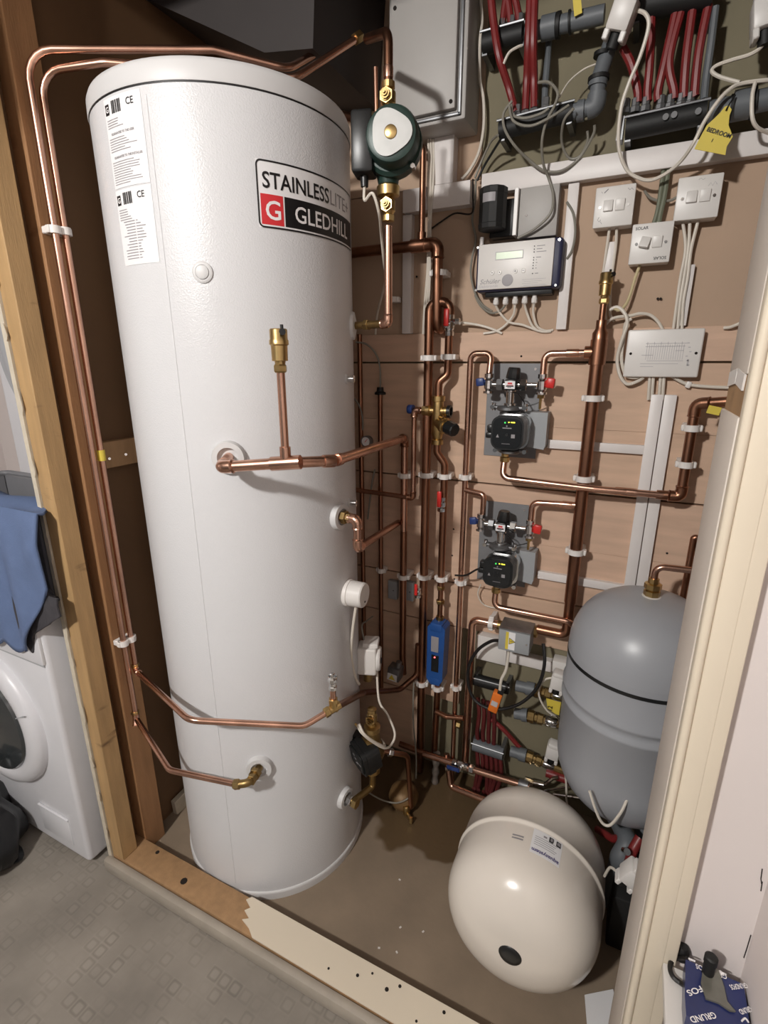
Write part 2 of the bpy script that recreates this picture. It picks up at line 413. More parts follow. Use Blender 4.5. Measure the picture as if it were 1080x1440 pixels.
# ================================================================= SETTING
def sbox(name, a, b, mat, bev=0.0, parent=None):
    m = MB(); m.bb(a, b, bev); o = m.build(name, mat, parent)
    return struct(o) if parent is None else o
floor = sbox('floor', (-1.25, .768, -.03), (.55, 1.52, 0), CONC)
hall = sbox('floor', (-2.6, -2.4, -.035), (.26, .69, -.001), VINYL)
sbox('floor', (-2.6, .69, -.035), (-1.256, 1.34, -.001), VINYL)
# back wall: green board, with an upper sheet and horizontal planks fixed over it
wb = sbox('wall_back', (-1.30, 1.495, 0), (.55, 1.52, 2.5), OLIVE)
def board(a, b, mat, name='board'): return P_(wb, name, mat, lambda m: m.bb(a, b, .0004, 1))
board((-1.236, 1.486, 1.531), (.50, 1.496, 1.914), MDF, 'upper_sheet')
board((-1.236, 1.486, 1.916), (-.440, 1.496, 2.45), MDF, 'upper_sheet')
rows = [(1.455, 1.534, PLY2), (1.2788, 1.450, PLY), (1.1035, 1.2784, PLY), (.9314, 1.0985, PLY2), (.759, .9310, PLY2), (.600, .754, PLY)]
for z0, z1, mt in rows: board((-1.236, WALL, z0), (.50, 1.496, z1), mt)
board((-1.236, WALL, .30), (-.432, 1.496, .596), PLY)
board((-1.236, WALL, .02), (-.56, 1.496, .296), PLY)
board((-.53, 1.462, .42), (-.475, WALL, .62), PLY2, 'timber_block')
P_(wb, 'screw_hole', HOLE, lambda m: [m.cyl(W(u, v, -.002), W(u, v, .0008), .003, None, 8) for u, v in
   ((638, 744), (636, 781), (639, 814), (733, 501), (925, 420), (938, 778), (741, 533), (586, 389), (929, 420))])
# left partition: plasterboard, brown lining, two studs, batten
wl = sbox('wall_left', (-1.256, .686, 0), (-1.241, 1.50, 2.45), PLASTER)
P_(wl, 'lining_sheet', HARDB, lambda m: m.bb((-1.242, .70, 0), (-1.236, 1.49, 2.45)))
st = P_(wl, 'stud', WOOD, lambda m: m.bb((-1.240, .690, .045), (-1.192, .737, 2.45), .002, 1))
P_(wl, 'stud', WOODB, lambda m: m.bb((-1.237, .768, .0), (-1.190, .832, 2.45), .002, 1))
P_(wl, 'batten', WOODP, lambda m: m.bb((-1.237, .832, 1.190), (-1.212, 1.48, 1.258), .002, 1))
P_(wl, 'floor_strip', PLASTER, lambda m: m.box((-1.222, 1.10, .035), (.02, .40, .06), Matrix.Rotation(.06, 3, 'X'), .002, 1))
def torn(m):
    for k in range(16):
        z = .12+k*.135+rnd.uniform(-.03, .03); h = rnd.uniform(.03, .09); x = -1.241+rnd.uniform(-.004, .004)
        m.prism([(x, .6855, z), (x+rnd.uniform(.004, .010), .684, z+h*.3), (x+rnd.uniform(.002, .008), .6845, z+h*.8), (x-.001, .6855, z+h)], (0, -.0015, 0))
P_(wl, 'torn_paper', PLASTER, torn)
P_(wl, 'bracket_screw', CHROME, lambda m: [m.cyl(Xp(u, v, -1.214), Xp(u, v, -1.208), .0035, None, 8) for u, v in ((154, 645), (177, 639))])
# threshold
pl = sbox('trim_1', (-1.240, .690, 0), (.125, .768, .045), WOODP, .002)
def cream(m):
    top = [(-.780, .770), (-.79, .757), (-.765, .745), (-.775, .733), (-.750, .722), (-.765, .712), (-.735, .703), (-.712, .689), (-.30, .6885), (.104, .689), (.104, .7695), (-.25, .770)]
    m.prism([(x, y, .0452) for x, y in top], (0, 0, .0035))
P_(pl, 'painted_strip', PAINT, cream)
P_(pl, 'paint_chip', HOLE, lambda m: [m.cyl((x, y, .0485), (x, y, .0492), r, None, 7) for x, y, r in ((-.50, .715, .003), (-.43, .733, .004), (-.40, .752, .003), (-.355, .738, .005), (-.33, .757, .004), (-.27, .713, .003), (-.22, .755, .004))])
P_(pl, 'knot', HOLE, lambda m: [m.cyl((x, y, .0446), (x, y, .0455), r, None, 9) for x, y, r in ((-.985, .722, .010), (-1.125, .752, .006))])
VIN2 = M('grey_upstand', (160, 151, 139), .6, 0, var=.10, scale=12)
sbox('trim_2', (-1.256, .664, -.001), (.105, .6895, .043), VIN2, .010)
# right hand door frame
zt = Xp(1030, 524, .105).z; zm = Xp(1012, 572, .105).z
rv = sbox('trim_3', (.105, .690, zt), (.123, .812, 2.05), REVEAL, .002)
P_(rv, 'bare_timber', WOODP, lambda m: m.bb((.107, .692, zm-.01), (.123, .812, zt+.01)))
P_(rv, 'chipped_edge', WPL, lambda m: [m.box((.1062, y, zt-.006), (.003, w, .018), Matrix.Rotation(a, 3, 'X')) for y, w, a in ((.725, .05, .12), (.782, .055, -.1))])
P_(rv, 'lower_lining', REVEAL, lambda m: m.bb((.1045, .690, 0), (.123, .823, zm), .002))
ar = sbox('trim_4', (.106, .668, 0), (.157, .690, 2.10), PAINT, .004)
P_(ar, 'bead', PAINT, lambda m: m.cyl((.1105, .6685, 0), (.1105, .6685, 2.10), .0055, None, 12))
P_(ar, 'inner_step', PAINT, lambda m: m.bb((.1165, .6668, 0), (.140, .67, 2.10), .001))
wr = sbox('wall_right', (.124, .690, 0), (.26, .712, 2.4), WALLP)
wr2 = sbox('wall_right', (.240, -2.4, 0), (.26, .690, 2.4), WALLP)
def crack(m):
    for pts in ([(1072, 1222), (1070, 1236), (1071, 1243)], [(1072, 1240), (1070, 1253)], [(1056, 1315), (1050, 1335), (1046, 1347)]):
        m.tube([Yp(u, v, .6895) for u, v in pts], .0007, 5)
P_(wr, 'crack', HOLE, crack)
sbox('wall_inner_right', (.50, .712, 0), (.55, 1.495, 2.45), MDF)
sbox('wall_front', (-1.256, .690, 2.30), (.124, .790, 2.45), WALLP)
sbox('wall_laundry', (-2.6, 1.32, 0), (-1.256, 1.34, 2.4), WALLP)
sbox('wall_laundry', (-2.62, -2.4, 0), (-2.6, 1.34, 2.4), WALLP)
sbox('ceiling', (-2.62, -2.4, 2.40), (.26, .69, 2.44), CEILP)
sbox('ceiling', (-1.30, .69, 2.45), (.55, 1.52, 2.49), DARKC)
sbox('ceiling', (-2.62, .69, 2.40), (-1.256, 1.34, 2.44), CEILP)
# underside of something boxed in above the tank
def slope(m):
    q = [Yp(196, -6, 1.16), Yp(372, 74, 1.16), Yp(440, 68, 1.16)]
    q += [Vector((q[2].x+.03, 1.16, 2.449)), Vector((q[0].x-.06, 1.16, 2.449))]
    m.prism(q, (0, .325, 0))
struct(P_(None, 'ceiling_box', M('dark_grey_board', (52, 47, 46), .7, 0, var=.05), slope))

# ================================================================= HOT WATER CYLINDER
cyl = thing('hot_water_cylinder', 'tall white floor-standing hot water cylinder with red and black maker label', 'water tank', (CX, CY, 0))
P_(cyl, 'tank_body', TANKW, lambda m: m.lathe((CX, CY, .022), Z, [(0, CR), (.001, CR)]+[(.001+1.902*k/24, CR) for k in range(1, 25)], 96), ang=60)
P_(cyl, 'base_ring', TANKLID, lambda m: m.lathe((CX, CY, 0), Z, [(0, .272), (0, .2785), (.020, .2795), (.026, .2785), (.028, .2752)], 96), ang=50)
P_(cyl, 'lid', TANKLID, lambda m: m.lathe((CX, CY, 1.9275), Z, [(0, .268), (0, .2765), (.004, .2775), (.028, .2768), (.036, .2735), (.040, .262), (.041, 0)], 96), ang=50)
P_(cyl, 'lid_gap', INK, lambda m: m.lathe((CX, CY, 1.9245), Z, [(0, .27), (0, .2752), (.0032, .2752), (.0032, .27)], 96))
ths = math.radians(-78.4)
P_(cyl, 'sheet_seam', TANKW, lambda m: m.grid(lambda a, b: cylp(ths+(a-.5)*.010, .05+b*1.86, CR+.0009*(1 if .2 < a < .9 else 0)), 4, 20))
tp, zp = Cy(285, 383)
npl = Vector((math.cos(tp), math.sin(tp), 0))
P_(cyl, 'blanking_plug', TANKLID, lambda m: m.lathe(cylp(tp, zp, CR-.002), npl, [(0, .0195), (.004, .0195), (.0055, .017), (.0055, .0135), (.0035, .013), (.0035, .0125), (.007, .0125), (.008, .010), (.008, 0)], 28), 'round white blanking cap')
def wrap(th0, z0, R): return lambda x, y: cylp(th0+x/CR, z0+y, R)
def patch(m, th0, th1, z0, z1, R, n=20): m.grid(lambda a, b: cylp(th0+(th1-th0)*a, z0+(z1-z0)*b, R), n, 1)
def ring_patch(m, th0, th1, z0, z1, R, w, rad):     # rounded outline band
    Wd = (th1-th0)*CR; H = z1-z0; pts = []
    for cx, cy, a0 in ((Wd-rad, H-rad, 0), (rad, H-rad, 90), (rad, rad, 180), (Wd-rad, rad, 270)):
        for k in range(7): a = math.radians(a0+15*k); pts.append((cx+rad*math.cos(a), cy+rad*math.sin(a), math.cos(a), math.sin(a)))
    P = []
    for i, (x, y, nx, ny) in enumerate(pts):
        P.append((x, y, nx, ny)); x2, y2, nx2, ny2 = pts[(i+1) % len(pts)]
        d = math.hypot(x2-x, y2-y)
        for k in range(1, int(d/.012)): t = k/int(d/.012); P.append((x+(x2-x)*t, y+(y2-y)*t, nx2, ny2))
    f = wrap(th0, z0, R); a = [m.bm.verts.new(f(x, y)) for x, y, nx, ny in P]; b = [m.bm.verts.new(f(x-nx*w, y-ny*w)) for x, y, nx, ny in P]
    for i in range(len(P)): j = (i+1) % len(P); m.bm.faces.new((a[i], a[j], b[j], b[i]))
t0, zl1 = Cy(358, 222); _, zl0 = Cy(362, 319); t1 = math.radians(22)
zA = zl0; zB = zl1; H = zB-zA
lab = P_(cyl, 'maker_label', PAPER, lambda m: patch(m, t0, t1, zA, zB, CR+.0006, 40), 'rectangular maker label with black outline, red square and black bar')
P_(lab, 'outline', LABELK, lambda m: ring_patch(m, t0, t1, zA, zB, CR+.0012, .0030, .010))
ta, tb, tc_, td = t0+.006/CR, t0+.0505/CR, t0+.0535/CR, t1-.006/CR
zr0, zr1 = zA+.006, zA+.006+.052
P_(lab, 'red_square', INKR, lambda m: patch(m, ta, tb, zr0, zr1, CR+.0011, 10))
P_(lab, 'black_bar', LABELK, lambda m: patch(m, tc_, td, zr0, zr1, CR+.0011, 40))
tS0, tS1, tL1 = Cy(367, 240)[0], Cy(461.5, 275)[0], Cy(487, 288)[0]
tG0, tG1 = Cy(413.5, 300)[0], Cy(486.5, 322)[0]
P_(lab, 'letter', INKW, lambda m: m.text('G', .046, wrap(ta+.0070/CR, zr0+.0095, CR+.0017), .012), 'white letter on the red square')
P_(lab, 'lettering', INKW, lambda m: m.text('GLEDHILL', .041, wrap(tG0, zr0+.0115, CR+.0017), .010, fitw=(tG1-tG0)*CR), 'white letters on the black bar')
P_(lab, 'lettering', LABELK, lambda m: m.text('STAINLESS', .0385, wrap(tS0, zA+.0685, CR+.0013), .014, fitw=(tS1-tS0)*CR), 'black letters')
P_(lab, 'lettering', INKG, lambda m: m.text('LITE+', .0385, wrap(tS1+.003/CR, zA+.0685, CR+.0013), -.002, fitw=(tL1-tS1)*CR), 'grey letters')
# data labels
sa, sz1 = Cy(150, 124); sb_, _ = Cy(194, 114)
sa = math.radians(-101.5); sb_ = math.radians(-80.8)
def datalabel(z0, z1, kind):
    P = P_(cyl, 'data_label', PAPER, lambda m: patch(m, sa, sb_, z0, z1, CR+.0006, 14), 'narrow printed data label on the tank side')
    wd = (sb_-sa)*CR
    def dark(m):
        patch(m, sa+.004/CR, sa+.016/CR, z1-.026, z1-.009, CR+.0011, 3)
        for k in range(22):
            x = .024+k*.0012
            if k % 5 != 3: patch(m, sa+x/CR, sa+(x+.0005+.0004*(k % 3))/CR, z1-.026, z1-.006, CR+.0011, 1)
        m.text('CE', .0155, wrap(sa+.064/CR, z1-.019, CR+.0011), .012)
    P_(P, 'print', INK, dark)
    P_(P, 'print', INKW, lambda m: m.text('G', .013, wrap(sa+.006/CR, z1-.022, CR+.0016), .02))
    def lines(m):
        y = z1-.034; k = 0
        if kind == 0:
            for blk, n in ((0, 4), (1, 6), (2, 10)):
                if blk:
                    m.text('GUARANTEE TO THE USER' if blk == 1 else 'GUARANTEE TO THE INSTALLER', .0052, wrap(sa+.014/CR, y-.004, CR+.0011), .03); y -= .009
                for j in range(n):
                    w_ = rnd.uniform(.04, .08) if blk else rnd.uniform(.03, .05)
                    patch(m, sa+.006/CR, sa+(.006+min(w_, wd-.012))/CR, y-.0012, y, CR+.0011, 3); y -= .0040
                y -= .005
        else:
            for j in range(5):
                patch(m, sa+.006/CR, sa+(.006+rnd.uniform(.02, .05))/CR, y-.0012, y, CR+.0011, 3); y -= .0042
            while y > z0+.012:
                a = rnd.uniform(.012, .03); patch(m, sa+a/CR, sa+.050/CR, y-.0014, y, CR+.0011, 3)
                patch(m, sa+.053/CR, sa+(.058+rnd.uniform(.0, .02))/CR, y-.0014, y, CR+.0011, 2); y -= .0050
    P_(P, 'print', INKG, lines)
datalabel(1.775, 1.920, 0); datalabel(1.640, 1.772, 1)
# ================================================================= COPPER PIPES, left pair and front of the tank
LBACK = -X
def lclip(root, p, r):                                # clip fixed to the stud face on the left
    p = Vector(p); dist = p.x-(-1.190)
    def f(m):
        m.lathe(p-Z*.0075, Z, [(0, r+.0015), (0, r+.005), (.015, r+.005), (.015, r+.0015)], 16)
        m.bb((-1.1915, p.y-.0125, p.z-.0075), (p.x-r*.6, p.y+.0125, p.z+.0075), .002, 1)
        for s_ in (-1, 1): m.bb((p.x-r*1.1, p.y+s_*(r+.0045)-.003, p.z-.0075), (p.x+r*.4, p.y+s_*(r+.0045)+.003, p.z+.0075), .001, 1)
    return P_(root, 'pipe_clip', CLIP, f)
xa = -1.166
zjo, zji = Xp(189, 1012, xa).z, Xp(187, 946, xa).z
po = thing('copper_pipe_run', 'outer thin copper pipe rising up the left studs and bending over the tank top', 'pipe', (xa, .783, zjo))
e1 = Yp(470, 60, 1.27); m1 = Zp(405, 97, 2.068)
pipe(po, [(xa, .783, zjo), (xa, .783, 2.045), Zp(300, 70, 2.075), m1, e1], .0075, .055)
nut(po, e1, e1-m1, .012, .02, BRASSD)
elbow(po, (xa, .783, zjo), Z, (.35, -.45, -.80), .0075, .018, COP)
nut(po, (xa, .783, zjo+.020), Z, .0108, .010, BRASS)
pI = thing('copper_pipe_run', 'inner thin copper pipe up the left studs, lower of two bends at top', 'pipe', (xa, .806, zji))
m2 = Zp(415, 110, 2.030); e2 = Yp(503, 53, 1.24)
pipe(pI, [(xa, .806, zji), (xa, .806, 2.018), Zp(146, 88, 2.028), m2, e2], .0075, .05)
nut(pI, e2, e2-m2, .012, .022, BRASSD)
nut(pI, (xa, .806, zji+.018), Z, .0108, .010, BRASS)
for v in (323, 905):
    z = Xp(76 if v == 323 else 172, v, xa).z
    lclip(po, (xa, .783, z), .0075); lclip(pI, (xa, .806, z+.001), .0075)
tpz = Xp(138, 641, xa).z
P_(pI, 'yellow_tape', YELLOW, lambda m: m.cyl((xa, .806, tpz-.013), (xa, .806, tpz+.013), .0095, None, 14), 'band of yellow tape')
# middle pipe passing across the tank front
def front(u, v, off): th, z = Cy(u, v, CR+off); return cylp(th, z, CR+off)
A0 = Vector((xa, .806, zji)); A1 = Yp(266, 1013, .685); A2 = front(428, 1021, .085); A3 = front(469, 996, .085)
pm = thing('copper_pipe_run', 'thin copper pipe crossing the lower front of the white tank horizontally', 'pipe', A1)
A4 = Yp(511, 974, 1.16); A5 = Yp(562, 970, 1.36); A6 = Yp(587, 949, 1.42)
elbow(pm, A0, Z, A1-A0, .0075, .02)
pipe(pm, [A0, A1, A2, A3], .0075, .045)
nut(pm, A3-(A3-A2).normalized()*.018, A3-A2, .0125, .014); nut(pm, A3+(A4-A3).normalized()*.018, A4-A3, .0125, .014)
tee(pm, A3, A3-A2, Z, .0085, .0085, .018, BRASS, 'compression_tee')
pipe(pm, [A3, A4, A5, A6, A6+Vector((0, 0, .12))], .0095, .03, COPD)
pipe(pm, [A3, A3+Z*.062], .0075, 0, COP, 'riser_pipe')
nut(pm, A3+Z*.022, Z, .012, .013)
def bleed(m):
    q = A3+Z*.055
    m.lathe(q, Z, [(0, .008), (0, .0105), (.008, .0105), (.010, .0085), (.018, .0085), (.022, .0115), (.030, .0115), (.034, .007), (.042, .0065), (.044, .004), (.044, 0)], 8)
    m.cyl(q+Z*.038-X*.008-Y*.004, q+Z*.038+X*.012+Y*.003, .0045, None, 8)
P_(pm, 'air_bleed_valve', CHROME, bleed, 'small chrome bleed valve', 25)
# lower pipe to the bottom front port
th3, z3 = Cy(365, 1078)
n3 = Vector((math.cos(th3), math.sin(th3), 0))
B0 = Vector((xa, .783, zjo)); B1 = Yp(238, 1083, .715); B3 = cylp(th3, z3-.004, CR+.070); B2 = Yp(333, 1103, B3.y-.012)
pl_ = thing('copper_pipe_run', 'thin copper pipe dropping along the left to the brass port low on the tank front', 'pipe', B1)
pipe(pl_, [B0, B1, B2], .0075, .045)
escutcheon(pl_, th3, z3, .034)
Bc = Yp(351, 1101, B3.y)
nut(pl_, B2, Bc-B2, .0125, .016, BRASSD)
pipe(pl_, [B2, Bc, cylp(th3, z3, CR+.004)], .0098, .02, BRASSD, 'brass_elbow')
nut(pl_, Bc+(cylp(th3, z3, CR)-Bc)*.55, cylp(th3, z3, CR)-Bc, .0155, .015, BRASSD)
nut(pl_, Bc+(cylp(th3, z3, CR)-Bc)*.20, cylp(th3, z3, CR)-Bc, .0135, .012, BRASSD)

# upper front elbow pipe with air vent
th1, z1 = Cy(322, 643)
pf = thing('copper_pipe_run', 'thick copper pipe from the middle of the tank front with a tall brass air vent', 'pipe', cylp(th1, z1, CR))
escutcheon(pf, th1, z1, .036)
n1 = Vector((math.cos(th1), math.sin(th1), 0))
R22 = .0112
E0 = cylp(th1, z1, CR+.075); E0 = Vector((E0.x, E0.y, z1-.006))
E1 = Yp(402, 651, .785); E2 = Yp(470, 648, .878); E3 = Yp(569, 616, WALL-.055)
pipe(pf, [cylp(th1, z1, CR-.004), E0], R22, 0, COP)
elbow(pf, E0, -n1, E1-E0, R22, .024)
pipe(pf, [E0, E1, E2], R22, 0); pipe(pf, [E2, E3, E3-Z*.3], R22, .025)
tee(pf, E1, E1-E0, Z, R22, .0085, .030)
collar(pf, E2-(E2-E1)*.12, E2-E1, R22, .026); collar(pf, E2+(E3-E2)*.04, E3-E2, R22, .022)
elbow(pf, E3, E2-E3, -Z, R22, .024, COPD)
pipe(pf, [E1, E1+Z*.17], .0078, 0, COP, 'riser_pipe')
def vent(root, q, s=1.0, name='air_vent', nutname='vent_nut'):
    P_(root, nutname, BRASS, lambda m: (m.lathe(q, Z, [(0, .0105*s), (.003*s, .0125*s), (.012*s, .0125*s), (.015*s, .0105*s)], 6), m.cyl(q+Z*.013*s, q+Z*.022*s, .009*s, .0105*s, 12)), ang=25)
    v = P_(root, name, BRASS, lambda m: m.lathe(q+Z*.020*s, Z, [(0, .0115*s), (.001*s, .0145*s), (.027*s, .0150*s), (.029*s, .0175*s), (.036*s, .0175*s), (.038*s, .0160*s), (.054*s, .0160*s), (.056*s, .0145*s), (.056*s, 0)], 20))
    P_(v, 'bleed_pin', BLK, lambda m: (m.cyl(q+Z*.070*s+X*.012*s-Y*.006*s, q+Z*.070*s+X*.018*s-Y*.012*s, .006*s, None, 8), m.cyl(q+Z*.074*s+X*.008*s, q+Z*.083*s+X*.008*s, .003*s, None, 8)))
vq = E1+Z*.168
vent(pf, vq, 1.0)

# ================================================================= TOP PUMP BESIDE THE TANK
YC = 1.12
cq0 = Yp(546, 455, YC); xC = cq0.x
z0 = cq0.z; zt_ = Yp(546, 62, YC).z
thc = math.atan2(YC-CY, xC-CX)
pc = thing('copper_pipe_run', 'bright upright copper pipe hanging below the green pump, elbow at its foot', 'pipe', (xC, YC, z0))
zv1 = Yp(547, 318, YC).z
pipe(pc, [(xC, YC, z0), (xC, YC, zv1)], .0095, 0)
pin = cylp(math.radians(22), z0, CR-.004)
elbow(pc, (xC, YC, z0), Z, pin-Vector((xC, YC, z0)), .0088, .017)
pipe(pc, [(xC, YC, z0), pin], .0090, 0, BRASSD, 'port_stub')
nut(pc, Vector((xC, YC, z0)).lerp(pin, .55), pin-Vector((xC, YC, z0)), .0125, .014, BRASSD)
P_(pc, 'port_collar', TANKLID, lambda m: m.lathe(cylp(math.radians(22), z0, CR-.006), Vector((math.cos(math.radians(22)), math.sin(math.radians(22)), 0)), [(0, .034), (.012, .032), (.016, .015), (.016, 0)], 24))
zg1 = Yp(547, 290, YC).z; zf1 = Yp(547, 262, YC).z
def gatevalve(root, c, name='gate_valve'):
    c = Vector(c)
    def f(m):
        m.lathe(c-Z*.030, Z, [(0, .0115), (.001, .0135), (.012, .0135), (.013, .0105), (.020, .0155), (.040, .0155), (.046, .0105), (.047, .0135), (.058, .0135), (.059, .0115)], 12)
        m.cyl(c, c+(Vector((.15, -1, 0))).normalized()*.022, .0130, .0105, 14)
        m.cyl(c+Vector((.15, -1, 0)).normalized()*.012, c+Vector((.15, -1, 0)).normalized()*.018, .0145, None, 6)
    v = P_(root, name, BRASS, f, ang=30)
    o = c+Vector((.15, -1, 0)).normalized()*.024
    P_(v, 'spindle', BRASSD, lambda m: m.lathe(o, (.15, -1, 0), [(0, .0095), (.002, .0095), (.002, .006), (.006, .006), (.006, .003), (.010, .003), (.010, 0)], 10))
gatevalve(pc, (xC, YC, zg1))
pump = thing('circulation_pump', 'dark green circulation pump with rounded grey faceplate beside the tank top', 'pump', (xC, YC, Yp(547, 255, YC).z))
zp0, zp1 = Yp(547, 275, YC).z, Yp(547, 165, YC).z; zc = (zp0+zp1)/2
P_(pump, 'union_nut', BRASS, lambda m: m.lathe((xC, YC, zp0-.004), Z, [(0, .017), (.003, .024), (.020, .025), (.024, .021), (.034, .020)], 16))
P_(pump, 'union_nut', BRASS, lambda m: m.lathe((xC, YC, zp1-.018), Z, [(0, .018), (.006, .020), (.010, .021), (.026, .021), (.029, .016)], 12))
dP = Vector((.30, -1, 0)).normalized(); sP = Vector((1, .30, 0)).normalized()
pcn = Vector((xC, YC, Yp(557, 207, YC).z))+sP*.012
P_(pump, 'pump_housing', GREEN, lambda m: (m.lathe(pcn, dP, [(-.02, .03), (-.02, .05), (.0, .060), (.012, .062), (.03, .061), (.036, .054)], 28), m.tube([(xC, YC, zp0+.015), (xC, YC, pcn.z-.03), (xC, YC, pcn.z+.03), (xC, YC, zp1-.012)], [.020, .03, .03, .020], 16)), 'dark green cast body')
mo = pcn+dP*.03+sP*.004+Z*.002
P_(pump, 'motor', GREEN, lambda m: m.lathe(mo, dP, [(0, .048), (.004, .054), (.030, .053), (.040, .049), (.042, .043)], 32))
P_(pump, 'terminal_box', BLK, lambda m: m.box(pcn-sP*.060+dP*.018+Z*.002, (.046, .060, .112), Matrix((sP, -dP, Z)).transposed(), .007, 2), 'black terminal box on the left flank')
def tri(R_, k=.09): return [(R_*(1+k*math.cos(3*a))*math.cos(a), R_*(1+k*math.cos(3*a))*math.sin(a)) for a in [2*PI*i/36 for i in range(36)]]
P_(pump, 'faceplate', ALU, lambda m: m.prism([mo+dP*.0425+sP*x+Z*y for x, y in tri(.0395)], dP*.003), 'rounded three-cornered grey faceplate')
P_(pump, 'vent_screw', BRASS, lambda m: m.lathe(mo+dP*.045, dP, [(0, .0125), (.002, .0125), (.003, .0105), (.003, 0)], 20), 'round brass screw in the faceplate')
for sg in (-1, 1): P_(pump, 'flange_bolt', CHROME, lambda m: m.cyl(pcn+sP*(.044*sg)-Z*.046+dP*.02, pcn+sP*(.044*sg)-Z*.046+dP*.040, .005, None, 6))
gl0 = pcn-sP*.060-Z*.054+dP*.020
P_(pump, 'cable_gland', BLK, lambda m: m.cyl(gl0+Z*.004, gl0-Z*.020, .009, .008, 12))
gl = gl0-Z*.020
tt1 = thing('copper_pipe_run', 'thin short upright copper tube standing left of the green pump valve', 'pipe', Yp(530, 166, YC))
P_(tt1, 'pipe', COP, lambda m: m.tube([Yp(529.5, 168, YC), Yp(528, 95, YC)], .0048, 10))
dk = thing('copper_pipe_run', 'dark copper pipe stub behind the green pump at the tank rim', 'pipe', Yp(500, 165, 1.30))
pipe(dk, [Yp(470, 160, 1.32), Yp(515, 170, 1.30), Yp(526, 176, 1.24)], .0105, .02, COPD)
cable('pump_cable', [gl, gl-Z*.025, Yp(524, 272, 1.08), Yp(533, 300, 1.10), Yp(536, 330, 1.16), Yp(540, 370, 1.22), Yp(542, 395, 1.30), Yp(531, 440, 1.42), Yp(528, 470, 1.462)], .0032, CABW, 'white flex hanging from the terminal box of the green pump')
pu = thing('copper_pipe_run', 'copper pipe with gate valve rising above the green pump in front of the grey cabinet', 'pipe', (xC, YC, zp1+.01))
zg2 = Yp(549, 138, YC).z
gatevalve(pu, (xC, YC, zg2))
pipe(pu, [(xC, YC, zg2+.02), (xC, YC, zt_+.02), (xC-.10, YC+.10, zt_+.075)], .0095, .03, COPD)
collar(pu, (xC, YC, zg2+.045), Z, .0085, .02)
# pipe C to the wall behind the pump, and pipe with white cables
vx = .5*(W(594, 215, .06).x+W(594, 335, .06).x)
pv = thing('copper_pipe_run', 'copper pipe on the wall right of the green pump running down into a thick elbow', 'pipe', (vx, WALL-.06, W(594, 340, .06).z))
zE = W(594, 345, .06).z; zTop = W(594, 205, .06).z
pipe(pv, [(vx, WALL-.06, zE), (vx, WALL-.06, zTop), (vx-.12, WALL-.10, zTop+.035)], .0085, .02, COPD)
hx0 = Yp(500, 352, WALL-.06).x
xr = W(617, 360, .05).x
pipe(pv, [(hx0-.05, WALL-.06, zE), (xr, WALL-.06, zE), (xr, WALL-.05, W(617, 462, .05).z), (xr, WALL+.002, W(617, 462, .05).z)], .0145, .03, COPD)
elbow(pv, (xr, WALL-.06, zE), -X, -Z, .0142, .034, COPD)
tee(pv, (vx, WALL-.06, zE), X, Z, .0142, .0095, .03, COPD)
clip(pv, (xr, WALL-.05, W(616, 384, .05).z), .0145)
clip(pv, (W(545, 420, .06).x, WALL-.03, W(545, 420, .06).z), .012)
# ================================================================= BACK WALL: trunking
def wallbox(root, name, tl, br, d0, d1, mat, bev=.002, label=None):   # box on the back wall, corners seen at its front face
    a, b = W(*tl, d1), W(*br, d1)
    return P_(root, name, mat, lambda m: m.bb((a.x, WALL-d0, a.z), (b.x, WALL-d1, b.z), bev), label)
OFF = -.006                                              # upper sheets lie 6 mm behind the planks
zT0, zT1 = W(676, 276, .02).z, W(676, 250, .02).z
zT0, zT1 = 1.870, 1.917
trunk = thing('cable_trunking', 'long white horizontal cable trunking above the light switches', 'trunking', (-.05, WALL+.006, zT0))
xt = W(676, 262, .03).x
P_(trunk, 'base', WTRUNK, lambda m: m.bb((xt, WALL+.006, zT0+.002), (.499, WALL-.020, zT1-.002)))
P_(trunk, 'lid', WTRUNK, lambda m: m.bb((xt, WALL-.018, zT0), (.499, WALL-.026, zT1), .002))
t2 = thing('cable_trunking', 'white horizontal trunking in shade right of the top pump, below the upright piece', 'trunking', W(630, 275, 0))
a, b = W(566, 268, .035), W(660, 287, .035)
zq0, zq1 = W(630, 291, .035).z, W(630, 257, .035).z
P_(t2, 'base', WTRUNK, lambda m: m.bb((a.x, WALL+.006, zq0+.002), (b.x, WALL-.028, zq1-.002)))
P_(t2, 'lid', WTRUNK, lambda m: m.bb((a.x, WALL-.026, zq0), (b.x, WALL-.034, zq1), .002))
t3 = thing('cable_trunking', 'short upright white trunking in shade directly under the grey cabinet', 'trunking', W(625, 255, 0))
a, b = W(611, 200, .03), W(638, 200, .03)
P_(t3, 'base', WTRUNK, lambda m: m.bb((a.x, WALL+.006, zq1+.001), (b.x, WALL-.024, zq1+.125)))
P_(t3, 'lid', WTRUNK, lambda m: m.bb((a.x-.001, WALL-.022, zq1+.001), (b.x+.001, WALL-.030, zq1+.125), .0015))
def mini(label, x, z0_, z1_, w, d=.016, horiz=False, off=.006):
    t = thing('mini_trunking', label, 'trunking', (x, WALL+off, z0_))
    if horiz:
        x0, x1, zc_ = x, z1_, z0_
        P_(t, 'base', WTRUNK, lambda m: m.bb((x0, WALL+off, zc_-w/2), (x1, WALL-d*.75, zc_+w/2)))
        P_(t, 'lid', WTRUNK, lambda m: m.bb((x0, WALL-d*.7, zc_-w/2-.0008), (x1, WALL-d, zc_+w/2+.0008), .0012))
    else:
        P_(t, 'base', WTRUNK, lambda m: m.bb((x-w/2, WALL+off, z0_), (x+w/2, WALL-d*.75, z1_)))
        P_(t, 'lid', WTRUNK, lambda m: m.bb((x-w/2-.0008, WALL-d*.7, z0_), (x+w/2+.0008, WALL-d, z1_), .0012))
    return t
xm = W(797, 370, .016).x
